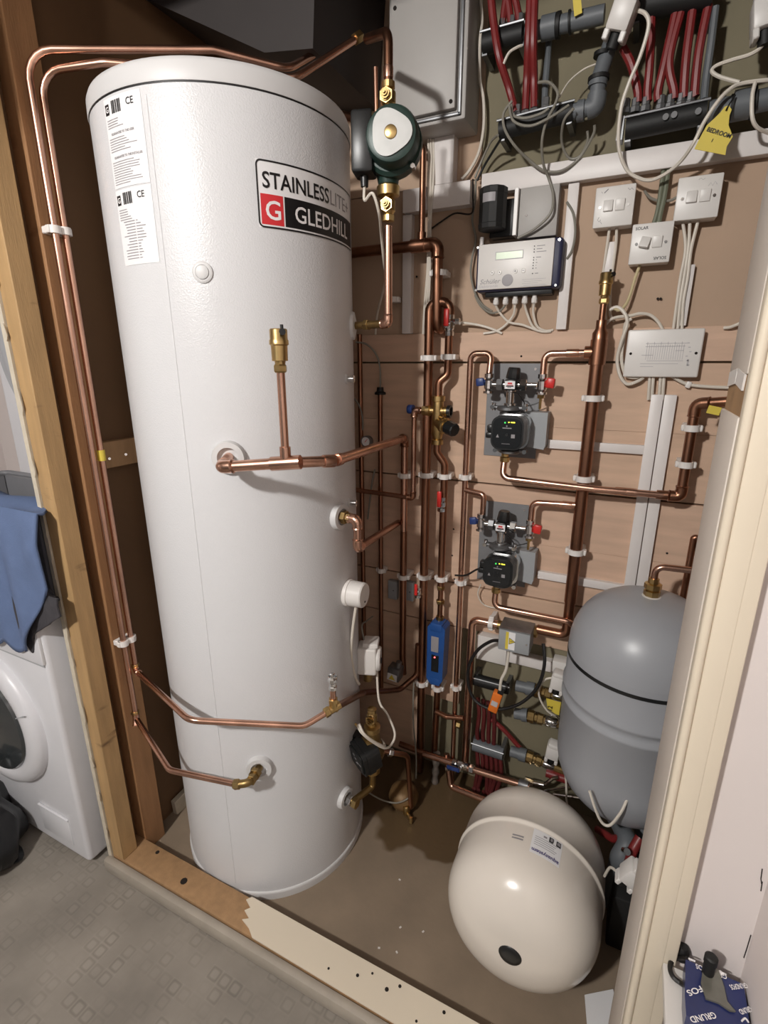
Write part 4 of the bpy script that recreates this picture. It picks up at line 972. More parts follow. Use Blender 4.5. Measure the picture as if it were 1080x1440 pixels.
# pipe to the grey vessel top
vy, vx_, VR = 1.290, .0915, .174
gz_top = Yp(918, 838, vy).z
p8 = thing('copper_pipe_run', 'thin copper pipe elbowing out of the grey vessel top behind the door frame', 'pipe', (vx_, vy, gz_top))
zg8 = Yp(940, 799, vy).z
pipe(p8, [(vx_, vy, gz_top+.03), (vx_, vy, zg8), (vx_+.14, vy+.01, zg8+.002)], .0078, .018, COP)
x9 = W(972, 780, .04).x
pipe(p8, [(vx_+.135, vy+.01, zg8+.002), (x9+.02, WALL-.03, zg8+.004), (x9, WALL-.03, W(975, 745, .04).z), (x9, WALL-.03, .75)][1:], .0078, .02, COPD, 'wall_pipe')
P_(p8, 'union', BRASS, lambda m: m.lathe((vx_, vy, gz_top), Z, [(0, .013), (.002, .0185), (.014, .0185), (.016, .014), (.020, .0195), (.032, .0195), (.034, .0125), (.046, .0115)], 8), ang=25)
P_(p8, 'washer', WPL, lambda m: m.lathe((vx_, vy, gz_top-.004), Z, [(0, .021), (.004, .021), (.005, .015)], 20))
# ================================================================= PUMP STATIONS
ps = thing('pump_station', 'upper pump station: black pump and mixing valve on grey plate', 'pump', (stL.x, WALL, W(683, 638, 0).z), 'pump stations on the boards')
pa, pb_ = W(687, 511, .003), W(766, 511, .003); pcz = W(683, 640, .003).z
P_(ps, 'backplate', PLATE, lambda m: m.bb((pa.x, WALL, pcz), (pb_.x-.004, WALL-.003, pa.z), .0008, 1))
vz = W(719.5, 541, .06).z; vxm = W(719.5, 540, .06).x
P_(ps, 'mixer_body', BLK, lambda m: m.box((vxm, WALL-.055, vz), (.030, .052, .030), None, .005, 2))
P_(ps, 'mixer_knob', BLK, lambda m: m.lathe((vxm+.002, WALL-.056, vz+.015), (.08, 0, 1), [(0, .0185), (.004, .0195), (.026, .0165), (.030, .014), (.030, 0)], 10), 'ribbed black knob', 25)
P_(ps, 'sticker', PAPER, lambda m: m.bb((vxm-.0135, WALL-.0805, vz-.010), (vxm+.0135, WALL-.0816, vz+.010)), 'small white sticker')
P_(ps, 'sticker_print', INK, lambda m: (m.bb((vxm-.010, WALL-.0817, vz-.0045), (vxm+.010, WALL-.0820, vz-.0015)), m.bb((vxm-.006, WALL-.0817, vz-.007), (vxm+.004, WALL-.0820, vz-.0055))))
P_(ps, 'sticker_print', INKR, lambda m: (m.bb((vxm-.006, WALL-.0817, vz+.002), (vxm+.006, WALL-.0820, vz+.0065)), m.bb((vxm-.008, WALL-.0817, vz-.001), (vxm+.009, WALL-.0820, vz+.0003))))
for sx, mt in ((-1, STEEL), (1, CHROME)):
    P_(ps, 'union_nut', mt, lambda m: m.lathe((vxm+sx*.022, WALL-.058, vz), (sx, 0, 0), [(0, .011), (.002, .0165), (.017, .0165), (.019, .011)], 6), ang=25)
    P_(ps, 'connector', CHROME, lambda m: m.cyl((vxm+sx*.014, WALL-.058, vz), (vxm+sx*.066, WALL-.058, vz), .007, None, 12))
for x_, col, sx in ((stL.x, BLUE, -1), (stR.x, RED, 1)):
    v = P_(ps, 'valve', CHROME, lambda m: m.lathe((x_, WALL-.058, vz-.024), Z, [(0, .008), (0, .014), (.006, .014), (.007, .0085), (.013, .0125), (.034, .0125), (.040, .0085), (.041, .0125), (.052, .0125), (.053, .009)], 12), ang=28)
    P_(v, 'lever', col, lambda m: (m.box((x_+sx*.022, WALL-.066, vz+.006), (.022, .013, .022 if sx < 0 else .026), Matrix.Rotation(.12*sx, 3, 'Y'), .004, 2), m.cyl((x_+sx*.006, WALL-.06, vz+.008), (x_+sx*.016, WALL-.064, vz+.008), .005, None, 8)))
P_(ps, 'brass_drain', BRASS, lambda m: (m.cyl((stR.x-.001, WALL-.058, vz-.034), (stR.x-.001, WALL-.058, vz-.024), .0095, None, 6), m.cyl((stR.x-.001, WALL-.058, vz-.062), (stR.x-.001, WALL-.058, vz-.034), .0035, None, 8)))
pz = W(714, 609, .115).z; px_ = W(714.5, 609, .115).x
zfl = W(722, 571, .075).z
P_(ps, 'neck', CHROME, lambda m: m.lathe((vxm-.001, WALL-.062, zfl), Z, [(0, .016), (.006, .016), (.008, .011), (vz-zfl-.020, .011), (vz-zfl-.018, .016), (vz-zfl-.013, .016)], 18))
P_(ps, 'flange', STEEL, lambda m: (m.lathe((vxm-.003, WALL-.065, zfl-.014), Z, [(0, .026), (.003, .031), (.010, .031), (.013, .026)], 24), m.box((vxm-.003, WALL-.062, zfl-.006), (.094, .022, .009), None, .004)))
for sx in (-.044, .042): P_(ps, 'flange_bolt', CHROME, lambda m: (m.cyl((vxm+sx, WALL-.062, zfl-.014), (vxm+sx, WALL-.062, zfl+.006), .0055, None, 10), m.cyl((vxm+sx, WALL-.066, zfl-.004), (vxm+sx, WALL-.082, zfl-.004), .006, None, 10)))
# motor: rounded square black body with control face
def rsq(w, h, r, n=6):
    o = []
    for cx, cy, a0 in ((w/2-r, h/2-r, 0), (-w/2+r, h/2-r, 90), (-w/2+r, -h/2+r, 180), (w/2-r, -h/2+r, 270)):
        for k in range(n+1): a = math.radians(a0+90*k/n); o.append((cx+r*math.cos(a), cy+r*math.sin(a)))
    return o
P_(ps, 'pump_housing', STEEL, lambda m: (m.lathe((px_+.002, WALL-.012, pz), -Y, [(0, .030), (.01, .040), (.035, .047), (.052, .049), (.060, .046)], 28), m.tube([(px_, WALL-.062, zfl-.012), (px_, WALL-.05, pz+.03), (px_, WALL-.05, pz-.03), (px_-.004, WALL-.066, pz-.054)], .019, 14)))
P_(ps, 'motor_rim', CHROME, lambda m: m.prism([(px_+.003+x, WALL-.064, pz+.002+z) for x, z in rsq(.094, .094, .026)], (0, -.026, 0)))
P_(ps, 'motor', BLK, lambda m: m.prism([(px_-.002+x, WALL-.072, pz+z) for x, z in rsq(.086, .090, .024)], (0, -.048, 0)), 'black motor head')
P_(ps, 'control_face', M('black_gloss_panel', (30, 32, 34), .22, 0, var=.05), lambda m: m.prism([(px_-.002+x, WALL-.118, pz+z) for x, z in rsq(.076, .080, .020)], (0, -.0045, 0)))
fy_ = WALL-.1228
P_(ps, 'indicator', LEDY, lambda m: [m.bb((px_+x-.0015, fy_, pz+.028), (px_+x+.0018, fy_-.0006, pz+.0306)) for x in (.002, .009, .0125, .016)])
P_(ps, 'indicator', LEDG, lambda m: m.cyl((px_-.008, fy_, pz+.028), (px_-.008, fy_-.0007, pz+.028), .0022, None, 8))
P_(ps, 'face_print', INKG, lambda m: (m.bb((px_-.014, fy_, pz+.0125), (px_+.010, fy_-.0003, pz+.0150)), m.bb((px_-.014, fy_, pz-.0285), (px_+.008, fy_-.0003, pz-.0275)), m.prism([(px_-.030, fy_, pz-.012), (px_-.022, fy_, pz-.012), (px_-.026, fy_, pz-.003)], (0, -.0003, 0)), m.bb((px_+.010, fy_, pz-.012), (px_+.020, fy_-.0003, pz-.002)), m.cyl((px_-.003, fy_, pz+.0190), (px_-.003, fy_-.0003, pz+.0190), .002, None, 6)))
P_(ps, 'push_button', BLK, lambda m: m.cyl((px_-.002, fy_+.001, pz-.004), (px_-.002, fy_-.0016, pz-.004), .0038, None, 12))
P_(ps, 'cable_plug', BLK, lambda m: (m.box((px_-.052, WALL-.088, pz+.008), (.020, .026, .020), None, .004), m.box((px_-.053, WALL-.088, pz-.011), (.024, .028, .016), None, .004), m.cyl((px_-.046, WALL-.088, pz), (px_-.038, WALL-.088, pz), .012, None, 10)))
P_(ps, 'bottom_flange', STEEL, lambda m: (m.lathe((px_-.003, WALL-.066, pz-.062), Z, [(0, .024), (.003, .030), (.009, .030), (.012, .025)], 24), m.box((px_-.002, WALL-.064, pz-.054), (.088, .022, .008), None, .003)))
for sx in (-.040, .040): P_(ps, 'flange_bolt', CHROME, lambda m: m.cyl((px_+sx, WALL-.066, pz-.053), (px_+sx, WALL-.086, pz-.053), .006, None, 10))
P_(ps, 'outlet_nut', BRASS, lambda m: m.lathe((o1.x, o1.y, o1.z+.010), Z, [(0, .010), (.003, .0135), (.014, .0135), (.017, .010), (.030, .0095)], 8), ang=25)
ga, gb_ = W(744, 590, .05), W(766, 633, .05)
P_(ps, 'control_box', GBOX, lambda m: m.prism([(px_+.028, WALL-.003, vz-.072), (gb_.x, WALL-.003, vz-.072), (gb_.x, WALL-.003, gb_.z+.012), (gb_.x-.004, WALL-.003, gb_.z), (px_+.040, WALL-.003, gb_.z+.006)], (0, -.046, 0)), 'grey plastic box behind the pump')
P_(ps, 'probe_lead', CABB, lambda m: m.tube([(vxm+.008, WALL-.07, vz-.020), (vxm+.022, WALL-.075, vz-.022), (vxm+.036, WALL-.066, vz-.042), (vxm+.044, WALL-.056, vz-.055), (stR.x-.003, WALL-.050, vz-.044), (stR.x, WALL-.052, vz-.036)], .0016, 6, 0, True), 'thin black lead')
P_(ps, 'screw', CHROME, lambda m: [m.cyl(W(u, v, .002), W(u, v, .0055), .0035, None, 10) for u, v in ((753, 519),)])
ps2 = copy_thing(ps, (DX2-.004, 0, DZ2), 'lower pump station: black pump and mixing valve on grey plate')
cable('pump_lead', [Vector((px_-.062, WALL-.088, pz-.012+DZ2)), Vector((px_-.075, WALL-.085, pz-.018+DZ2)), W(655, 809, .08), W(640, 809, .07)], .003, CABB, 'short dark flex poking left from the lower pump station')
cable('pump_flex', [W(676, 822, .03), W(672, 836, .02), W(680, 850, .012), W(698, 855, .010), W(712, 853, .02)], .0022, CABW, 'pale loop of flex under the lower pump station')

# ================================================================= VESSELS
gv = thing('expansion_vessel', 'large grey upright expansion vessel hung on the wall behind the door frame', 'vessel', (vx_, vy, .290))
zr_ = Yp(803, 905, vy).z; zrib = Yp(800, 985, vy).z+.065; ztop = gz_top; zbot = .290
def gvprof():
    p = []
    hs = zr_+.062                                     # shoulder
    zb2 = .450
    for k in range(11): a = PI/2*k/10; p.append((zb2-(zb2-zbot)*math.cos(a), VR*math.sin(a)**.75))
    p += [(zrib-.026, VR), (zrib-.020, VR+.0045), (zrib-.013, VR+.0045), (zrib-.007, VR-.002), (zrib+.009, VR-.002), (zrib+.015, VR+.0045), (zrib+.022, VR+.0045), (zrib+.028, VR), (zr_-.004, VR)]
    p += [(zr_+.004, VR), (zr_+.02, VR)]
    for k in range(11): a = PI/2*k/10; p.append((zr_+.02+(ztop-zr_-.02)*math.sin(a), VR*math.cos(a)**.75))
    return [(h-zbot, max(r, 0)) for h, r in p]
P_(gv, 'vessel_shell', GREYV, lambda m: m.lathe((vx_, vy, zbot), Z, gvprof(), 72), ang=60)
P_(gv, 'joint_band', BLK, lambda m: m.lathe((vx_, vy, zr_-.005), Z, [(0, VR-.003), (0, VR+.0012), (.009, VR+.0012), (.009, VR-.003)], 72), 'thin black rubber band')
P_(gv, 'wall_bracket', GREYV, lambda m: (m.bb((vx_-.03, vy+VR-.02, zr_-.14), (vx_+.03, WALL, zr_-.10)), m.bb((vx_-.05, WALL-.012, zr_-.20), (vx_+.05, WALL+.012, zr_-.04))))
wv_y, wv_L, wv_R, wv_z, wv_a = .835, .38, .178, CAMZ-1.257, .120
wv_x = -.100
wv = thing('expansion_vessel', 'cream white expansion vessel lying on the floor with round black end cap', 'vessel', (wv_x, wv_y+wv_L/2, .0))
def wvprof():
    p = []
    for k in range(13): a = PI/2*k/12; p.append((wv_a*(1-math.cos(a)), wv_R*math.sin(a)**.66))
    m_ = wv_L*.5
    p += [(m_-.014, wv_R), (m_-.010, wv_R-.0006), (m_-.004, wv_R-.0002), (m_-.002, wv_R+.0035), (m_+.004, wv_R+.0042), (m_+.008, wv_R+.001)]
    for k in range(13): a = PI/2*(1-k/12); p.append((wv_L-wv_a*(1-math.cos(a)), wv_R*math.sin(a)**.66))
    return p
tilt = Vector((math.cos(1.567), math.sin(1.567), -.0)).normalized()
P_(wv, 'vessel_shell', WHV, lambda m: m.lathe((wv_x, wv_y, wv_z), tilt, wvprof(), 72), ang=60)
P_(wv, 'valve_cap', BLK, lambda m: m.lathe((wv_x, wv_y+.004, wv_z), -Y, [(0, .0255), (.004, .0255), (.007, .023), (.009, .014), (.009, 0)], 24), 'round black valve cap')
for sx, yy in ((-.085, .955), (.085, .955), (-.085, 1.12), (.085, 1.12)):
    P_(wv, 'foot', WHV, lambda m: (m.box((wv_x+sx, yy, .030), (.010, .028, .058), Matrix.Rotation(.10 if sx < 0 else -.10, 3, 'Y'), .002), m.bb((wv_x+sx-.010, yy-.016, 0), (wv_x+sx+.010, yy+.016, .005))))
def wvp(x, s_, off=.0012):   # point on the barrel; x along axis from the near end, s_ across the top (m)
    a = s_/wv_R
    # radius at x
    r = wv_R*(1 if x > wv_a else max(0, 1-((wv_a-x)/wv_a)**2)**.33)
    return Vector((wv_x+(r+off)*math.sin(a), wv_y+x, wv_z+(r+off)*math.cos(a)))
lx0, ls0, ls1 = wv_L*.5-.075, -.028, .075
P_(wv, 'rating_label', PAPER, lambda m: m.grid(lambda p, q: wvp(lx0+.066*q, ls0+.034+(ls1-ls0-.034)*p, .0008), 8, 6), 'printed rating label, upside down')
def wvlab(m):
    for k in range(3): m.grid(lambda p, q: wvp(lx0+.052+.008*q*(1 if k else .6), .030+.016*k+.008*p, .0018), 1, 1)
    for k in range(5): m.grid(lambda p, q: wvp(lx0+.046-.0055*k+.0012*q, .012+.052*p*(1-.06*(k % 3)), .0016), 6, 1)
P_(wv, 'fine_print', INKG, wvlab)
P_(wv, 'icon', INK, lambda m: [m.grid(lambda p, q: wvp(lx0+.048+.014*q, u_+w_*p, .0018), 1, 1) for u_, w_ in ((.043, .010), (.060, .011))])
P_(wv, 'lettering', INKB, lambda m: m.text('aquasystem', .0135, lambda x, y: wvp(lx0+.0125-y, ls1-.003-x, .0018), .02, fitw=.062), 'violet lettering, upside down')
P_(wv, 'fine_print', INKG, lambda m: [m.grid(lambda p, q: wvp(lx0+.020+k*.008+.004*q, -.038+.026*p, .0014), 3, 1) for k in range(2)])

# ================================================================= LOW RIGHT: zone valve, boxes, manifolds
pz_ = thing('copper_pipe_run', 'short copper pipe bending over behind the white box left of the grey zone valve', 'pipe', W(660, 880, .05))
zz8 = W(684, 875, .055).z; x8 = W(660, 960, .055).x
zvy = WALL-.055
pipe(pz_, [(W(705, 880, .055).x, zvy, zz8), (x8, zvy, zz8), (x8, zvy, W(661, 1072, .055).z)], .0125, .022, COP)
clip(pz_, (W(691, 875, .055).x, zvy, zz8), .0125, X)
zv = thing('zone_valve', 'grey zone valve actuator with yellow warning sticker below the lower pump', 'valve', W(722, 900, .06))
xz0, xz1 = W(701, 895, .13).x, W(745, 905, .13).x
za, zb9 = W(720, 887, .13).z, W(722, 918, .13).z
P_(zv, 'valve_body', BRASSD, lambda m: (m.lathe((W(700, 880, .055).x, zvy, zz8), X, [(0, .015), (.014, .015), (.016, .011), (.070, .011), (.072, .0155), (.090, .0155)], 12), m.cyl((W(722, 880, .055).x, zvy, zz8), (W(722, 880, .055).x, zvy-.03, zz8), .016, None, 14)))
P_(zv, 'actuator_box', GBOX, lambda m: m.bb((xz0, WALL-.060, zb9), (xz1, WALL-.130, za), .003))
P_(zv, 'actuator_lid', STEEL, lambda m: m.bb((xz0-.001, WALL-.058, za-.002), (xz1+.001, WALL-.1315, za+.002), .001))
P_(zv, 'sticker', PAPER, lambda m: m.bb((xz0+.022, WALL-.1300, zb9+.008), (xz0+.049, WALL-.1312, za-.006)), 'white sticker')
P_(zv, 'sticker', YELLOW, lambda m: m.bb((xz0+.0215, WALL-.1308, zb9+.008), (xz0+.030, WALL-.1316, za-.006)), 'yellow sticker band')
sx0, sz0 = xz0+.0395, (za+zb9)/2+.001
P_(zv, 'warning_sign', YELLOW, lambda m: m.prism([(sx0-.007, WALL-.1310, sz0-.010), (sx0+.010, WALL-.1310, sz0), (sx0-.007, WALL-.1310, sz0+.010)], (0, -.0006, 0)), 'yellow warning triangle')
P_(zv, 'warning_sign', INK, lambda m: [m.tube([a_, b_], .0007, 4) for a_, b_ in (((sx0-.007, WALL-.1317, sz0-.010), (sx0+.010, WALL-.1317, sz0)), ((sx0+.010, WALL-.1317, sz0), (sx0-.007, WALL-.1317, sz0+.010)), ((sx0-.007, WALL-.1317, sz0+.010), (sx0-.007, WALL-.1317, sz0-.010)), ((sx0-.004, WALL-.1317, sz0), (sx0+.004, WALL-.1317, sz0)))])
P_(zv, 'screw', CHROME, lambda m: m.cyl((xz1-.009, WALL-.129, sz0), (xz1-.009, WALL-.1325, sz0), .003, None, 10))
P_(zv, 'cable_gland', CLIP, lambda m: m.cyl((xz0+.026, WALL-.09, zb9+.002), (xz0+.026, WALL-.09, zb9-.014), .0075, .006, 10))
P_(zv, 'union_nut', BRASS, lambda m: m.lathe((W(748, 888, .055).x, zvy, W(755, 889, .055).z), X, [(0, .012), (.002, .0175), (.016, .0175), (.018, .013)], 8), ang=25)
wbx = thing('socket_box', 'white square electrical box on the wall behind the black cable loop', 'junction box', W(690, 915, 0))
a, b = W(671, 893, .035), W(706, 935, .035)
P_(wbx, 'back_box', WPL, lambda m: m.bb((a.x, WALL, b.z), (b.x+.01, WALL-.028, a.z), .003))
P_(wbx, 'cover', WPL, lambda m: m.bb((a.x-.001, WALL-.027, b.z-.001), (b.x+.011, WALL-.035, a.z+.001), .002))
cable('black_flex', [W(702, 901, .10), W(690, 902, .09), W(672, 914, .085), W(660, 935, .085), W(658, 958, .085), W(666, 982, .09), W(684, 995, .10), W(706, 997, .10), (W(730, 990, .10)), W(750, 974, .095), W(761, 955, .09), W(766, 930, .08), W(764, 905, .06)], .0052, CABB, 'thick black flex looped in a ring around the orange connector', n=9)
oc = thing('orange_connector', 'orange wiring connector hanging under the grey zone valve', 'connector', W(697, 1008, .10))
R_o = Matrix.Rotation(.20, 3, 'Y')
oa = W(697, 986, .10)
P_(oc, 'connector_body', ORANGE, lambda m: m.box(oa, (.030, .024, .074), R_o, .004, 2))
P_(oc, 'connector_label', INKL, lambda m: m.box(oa+Vector((-.001, -.0125, -.002)), (.020, .001, .018), R_o), 'grey printed patch')
for q_, sz_ in (((.006, 0, .040), (.018, .018, .012)), ((0, 0, -.041), (.010, .012, .012))): P_(oc, 'strain_relief', BLK, lambda m: m.box(oa+R_o@Vector(q_), sz_, R_o, .003))
cable('valve_cable', [Vector((xz0+.026, WALL-.09, zb9-.012)), W(712, 940, .095), W(705, 956, .10), oa+R_o@Vector((.002, 0, .044))], .0046, CABW, 'stout white cable joining the grey zone valve to the orange connector', n=9)
def manifold_bar(label, a, b, r, mat=BLKM, ports=(), nm='manifold'):
    t = thing(nm, label, 'manifold', a)
    P_(t, 'bar', mat, lambda m: m.cyl(a, b, r, None, 16))
    P_(t, 'rail', STEEL, lambda m: m.tube([a+Vector((-.004, -r*.9, r*.75)), b+Vector((.004, -r*.9, r*.75))], .0028, 6))
    for k, q in enumerate(ports):
        P_(t, 'port', STEEL, lambda m: m.lathe(q, Z, [(0, .011), (.010, .011), (.012, .0085), (.026, .0085), (.028, .0065)], 8))
    for e_ in (a.lerp(b, .04), a.lerp(b, .96)):
        P_(t, 'bracket', STEEL, lambda m: m.bb((e_.x-.006, e_.y-.002, e_.z-r*1.15), (e_.x+.006, 1.495, e_.z+r*1.1)))
    return t
# lower manifolds
m1a, m1b = W(668, 965, .02), W(700, 973, .02)
manifold_bar('black manifold bar low down behind the black flex loop', W(667, 955, .03), W(716, 968, .03), .020)
manifold_bar('lowest grey manifold bar on the green board behind the orange connector', W(666, 1046, .04), W(708, 1060, .04), .022, GPIPE)
def redpipe(label, pts, r=.0078, mat=REDP, grp=None):
    m = MB(); m.tube(pts, r, 9, 0, True); return tag(m.build('plastic_pipe', mat), label, 'pipe', grp)
LG = 'red pipes of the lower manifold'
POS6 = ('leftmost', 'second from left', 'third from left', 'fourth from left', 'second from right', 'rightmost')
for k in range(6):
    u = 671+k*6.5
    redpipe('red plastic pipe from lowest manifold bar to the floor, %s of six' % POS6[k], [W(u, 1056+k*2, .035), W(u+1, 1080+k*2, .045), W(u-3+rnd.uniform(-4, 4), 1112, .05), Vector((W(u-5, 1130, .05).x, WALL-.06, .02))], .0072, REDSH, LG)
UG = 'red pipes between the two lower manifold bars'
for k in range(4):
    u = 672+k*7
    redpipe('red plastic pipe joining the two lower manifold bars, %s of four' % ('leftmost', 'second from left', 'third from left', 'rightmost')[k], [W(u, 982+k*2, .03), W(u+2, 1004, .035), W(u-1+k, 1030, .035), W(u+1, 1044+k*2, .035)], .0072, REDSH, UG)
redpipe('long red plastic pipe slanting down right from the orange connector', [W(686, 1008, .03), W(706, 1024, .03), W(728, 1048, .03), W(742, 1064, .035)], .0078)
def greyline(label, pts_, stub, nm='manifold_pipe', brass_from=None):
    t = thing(nm, label, 'pipe', pts_[0])
    P_(t, 'grey_pipe', GPIPE, lambda m: m.cyl(pts_[0], pts_[1], .0175, None, 16))
    P_(t, 'coupling', GPIPE, lambda m: m.cyl(pts_[0].lerp(pts_[1], .55), pts_[1], .0215, None, 16))
    d = (pts_[2]-pts_[1]).normalized()
    P_(t, 'brass_union', BRASSD, lambda m: m.lathe(pts_[1], d, [(0, .0185), (.004, .020), (.020, .020), (.022, .0135), (.030, .0135), (.032, .0175), (.048, .0175), (.050, .012), ((pts_[2]-pts_[1]).length, .012)], 10), ang=25)
    P_(t, 'isolating_valve', CHROME, lambda m: m.lathe(pts_[1]+d*.055, d, [(0, .013), (.010, .0155), (.024, .0155), (.034, .013)], 12))
    return t
g1 = greyline('upper grey pipe with brass union, yellow tag beside it, left of the grey vessel', [W(726, 964, .05), W(752, 970, .05), W(805, 985, .05)], 0)
g2 = greyline('middle grey pipe with chrome valve on the green board left of the grey vessel', [W(724, 1003, .05), W(742, 1006, .05), W(806, 1024, .05)], 0)
g3 = greyline('lowest grey pipe with brass union behind the white vessel top', [W(718, 1056, .05), W(740, 1063, .05), W(806, 1090, .05)], 0)
P_(g2, 'chrome_ring', CHROME, lambda m: m.tube([W(777+9*math.cos(a), 1013+7*math.sin(a), .075) for a in [2*PI*k/12 for k in range(12)]], .0016, 6, 0, True, True))
def actuator(label, c, rot, s=1.0):
    t = thing('valve_actuator', label, 'actuator', c)
    R_ = rot
    P_(t, 'actuator_body', WPL, lambda m: m.box(c, (.040*s, .044*s, .046*s), R_, .005*s, 2))
    P_(t, 'actuator_cap', WPL, lambda m: m.box(c+R_@Vector((0, -.006*s, .028*s)), (.034*s, .036*s, .016*s), R_, .005*s, 2))
    P_(t, 'clip_legs', WPL, lambda m: [m.box(c+R_@Vector((sx*.015*s, -.004*s, -.029*s)), (.010*s, .034*s, .016*s), R_, .002*s, 1) for sx in (-1, 1)])
    P_(t, 'connection_nut', BLKM, lambda m: m.cyl(c+R_@Vector((0, 0, -.022*s)), c+R_@Vector((0, .0, -.045*s)), .011*s, None, 10))
    return t
av1 = actuator('small white valve actuator above the yellow tag left of the grey vessel', W(785, 957, .06), Matrix.Rotation(.08, 3, 'Y'))
av2 = actuator('small white valve actuator between the grey and white vessels', W(778, 1055, .06), Matrix.Rotation(.08, 3, 'Y'))
wp = thing('socket_box', 'white box end fixed beside the actuator behind the grey vessel', 'junction box', W(795, 942, 0))
P_(wp, 'box', WPL, lambda m: m.bb((W(776, 938, .03).x, 1.494, W(790, 948, .03).z), (W(812, 938, .03).x, WALL-.03, W(790, 932, .03).z), .003))
cable('actuator_cable', [W(779, 953, .07), W(766, 956, .075), W(758, 970, .075), W(760, 984, .075), W(770, 1000, .07), W(783, 1008, .06)], .0030, CABW, 'white cable curling past the yellow tag left of the grey vessel')
cable('actuator_cable', [W(786, 1066, .07), W(793, 1080, .08), W(796, 1100, .09), W(797, 1126, .10), W(800, 1145, .10)], .0032, CABW, 'white cable hanging from the lower actuator behind the white vessel')
cable('hanging_cable', [Yp(829, 1112, 1.11), Yp(838, 1140, 1.10), Yp(846, 1156, 1.10), Yp(854, 1161, 1.10), Yp(862, 1157, 1.10), Yp(874, 1141, 1.10), Yp(882, 1124, 1.12)], .0034, CABW, 'white cable sagging in a loop under the grey vessel')
yt = MB(); yt.prism([W(u, v, .085) for u, v in ((768, 982), (789, 988), (786, 1006), (781, 1004), (770, 996))], (0, .0015, 0))
ytg = yt.build('yellow_tag', YELLOW); tag(ytg, 'small yellow tag with black marks hanging at the upper grey pipe', 'tag')
P_(ytg, 'handwriting', INK, lambda m: (m.text('12', .020, lambda x, y: W(776, 1001, .0875)+Vector((-y*.95+.0, 0, x*.95)), .02),))
rp = thing('manifold_pipe', 'dark red pipe with chrome fittings under the grey vessel', 'pipe', W(790, 1094, .05))
P_(rp, 'red_pipe', REDP, lambda m: m.tube([W(768, 1086, .06), W(800, 1097, .06), W(840, 1112, .06)], .014, 12))
P_(rp, 'chrome_fitting', CHROME, lambda m: (m.tube([W(750, 1101, .07), W(765, 1104, .07)], .010, 10), m.tube([W(765, 1104, .07), W(778, 1094, .075), W(786, 1093, .075)], .006, 8), m.cyl(W(738, 1098, .07), W(750, 1102, .07), .014, None, 8)))
cable('chrome_tube', [W(766, 1112, .07), W(790, 1108, .07), W(808, 1104, .07)], .0035, CHROME, 'thin chrome tube just above the white vessel, upper of two', cat='pipe')
cable('chrome_tube', [W(778, 1117, .07), W(806, 1121, .07), W(832, 1126, .07)], .0045, CHROME, 'thin chrome tube just above the white vessel, lower of two', cat='pipe')
# pair of horizontal copper pipes leading to the white vessel
h1 = thing('copper_pipe_run', 'copper pipe with blue lever valve sloping right into the gap behind the white vessel', 'pipe', W(612, 1052, .10))
ha, hb, hc = W(596, 1060, .12), W(655, 1079, .14), W(745, 1107, .16)
pipe(h1, [ha, hb, hc], .0105, 0, COP)
lever_valve(h1, W(648, 1076, .138), hb-ha, -Y, BLUE, .055, .012, .046, ha-hb)
nut(h1, W(664, 1082, .143), hb-ha, .0145, .016, CHROME); collar(h1, W(737, 1104, .158), hb-ha, .012, .03, STEEL)
h2 = thing('copper_pipe_run', 'lower copper pipe sloping right to the floor behind the white vessel', 'pipe', W(640, 1107, .14))
pipe(h2, [W(628, 1060, .11), W(634, 1106, .14), W(684, 1126, .17), W(720, 1140, .18)], .0105, .015, COP)
nut(h2, W(631, 1080, .125), W(634, 1106, .14)-W(628, 1060, .11), .013, .012, CHROME)
h3 = thing('copper_pipe_run', 'dark horizontal copper pipe low on the wall between tank and blue lever', 'pipe', W(600, 1056, .05))
pipe(h3, [W(562, 1046, .06), W(612, 1064, .06), W(642, 1074, .06)], .0105, 0, COPD)
h4 = thing('copper_pipe_run', 'small copper pipe crossing the uprights at the timber block', 'pipe', W(630, 1008, .06))
pipe(h4, [W(612, 1000, .07), W(628, 1008, .06), W(652, 1010, .06)], .0085, .01, COPD); nut(h4, W(645, 1019, .06), X, .0125, .016, BRASSD)
lag = MB(); lag.tube([W(614, 1058, .06), W(613, 1080, .065), W(611, 1105, .075), W(609, 1125, .085), W(614, 1142, .10)], [.012+.003*math.sin(k*1.7) for k in range(29)], 10, 0, True)
tag(lag.build('lagged_pipe', LAGG), 'dirty fibrous lagged pipe hanging to the floor left of the blue lever', 'pipe')
# fifth vertical's tail, drain cock
dr = thing('copper_pipe_run', 'copper pipe from the lower black pump turning down to a brass drain cock', 'pipe', W(578, 1140, .2))
d1_, d2_, d3_ = Yp(549, 1058, 1.20), Yp(573, 1062, 1.24), Yp(578, 1135, 1.24)
pipe(dr, [Yp(515, 1050, 1.16), d1_, d2_, d3_, Vector((d3_.x-.012, d3_.y-.01, .035))], .0085, .025, COPD)
nut(dr, d1_, d2_-d1_, .013, .016, CHROME)
P_(dr, 'drain_cock', BRASS, lambda m: (m.lathe((d3_.x-.012, d3_.y-.01, .012), Z, [(0, .010), (.004, .012), (.03, .012), (.034, .009)], 8), m.cyl((d3_.x-.012, d3_.y-.01, .022), (d3_.x+.012, d3_.y-.03, .016), .006, None, 8), m.bb((d3_.x+.010, d3_.y-.036, .008), (d3_.x+.018, d3_.y-.028, .030))))
cable('thin_tube', [Yp(582, 960, 1.38), Yp(581, 1010, 1.38), Yp(585, 1060, 1.36), Yp(585, 1095, 1.33)], .0028, CABG, 'thin grey tube hanging beside the drain cock pipe')
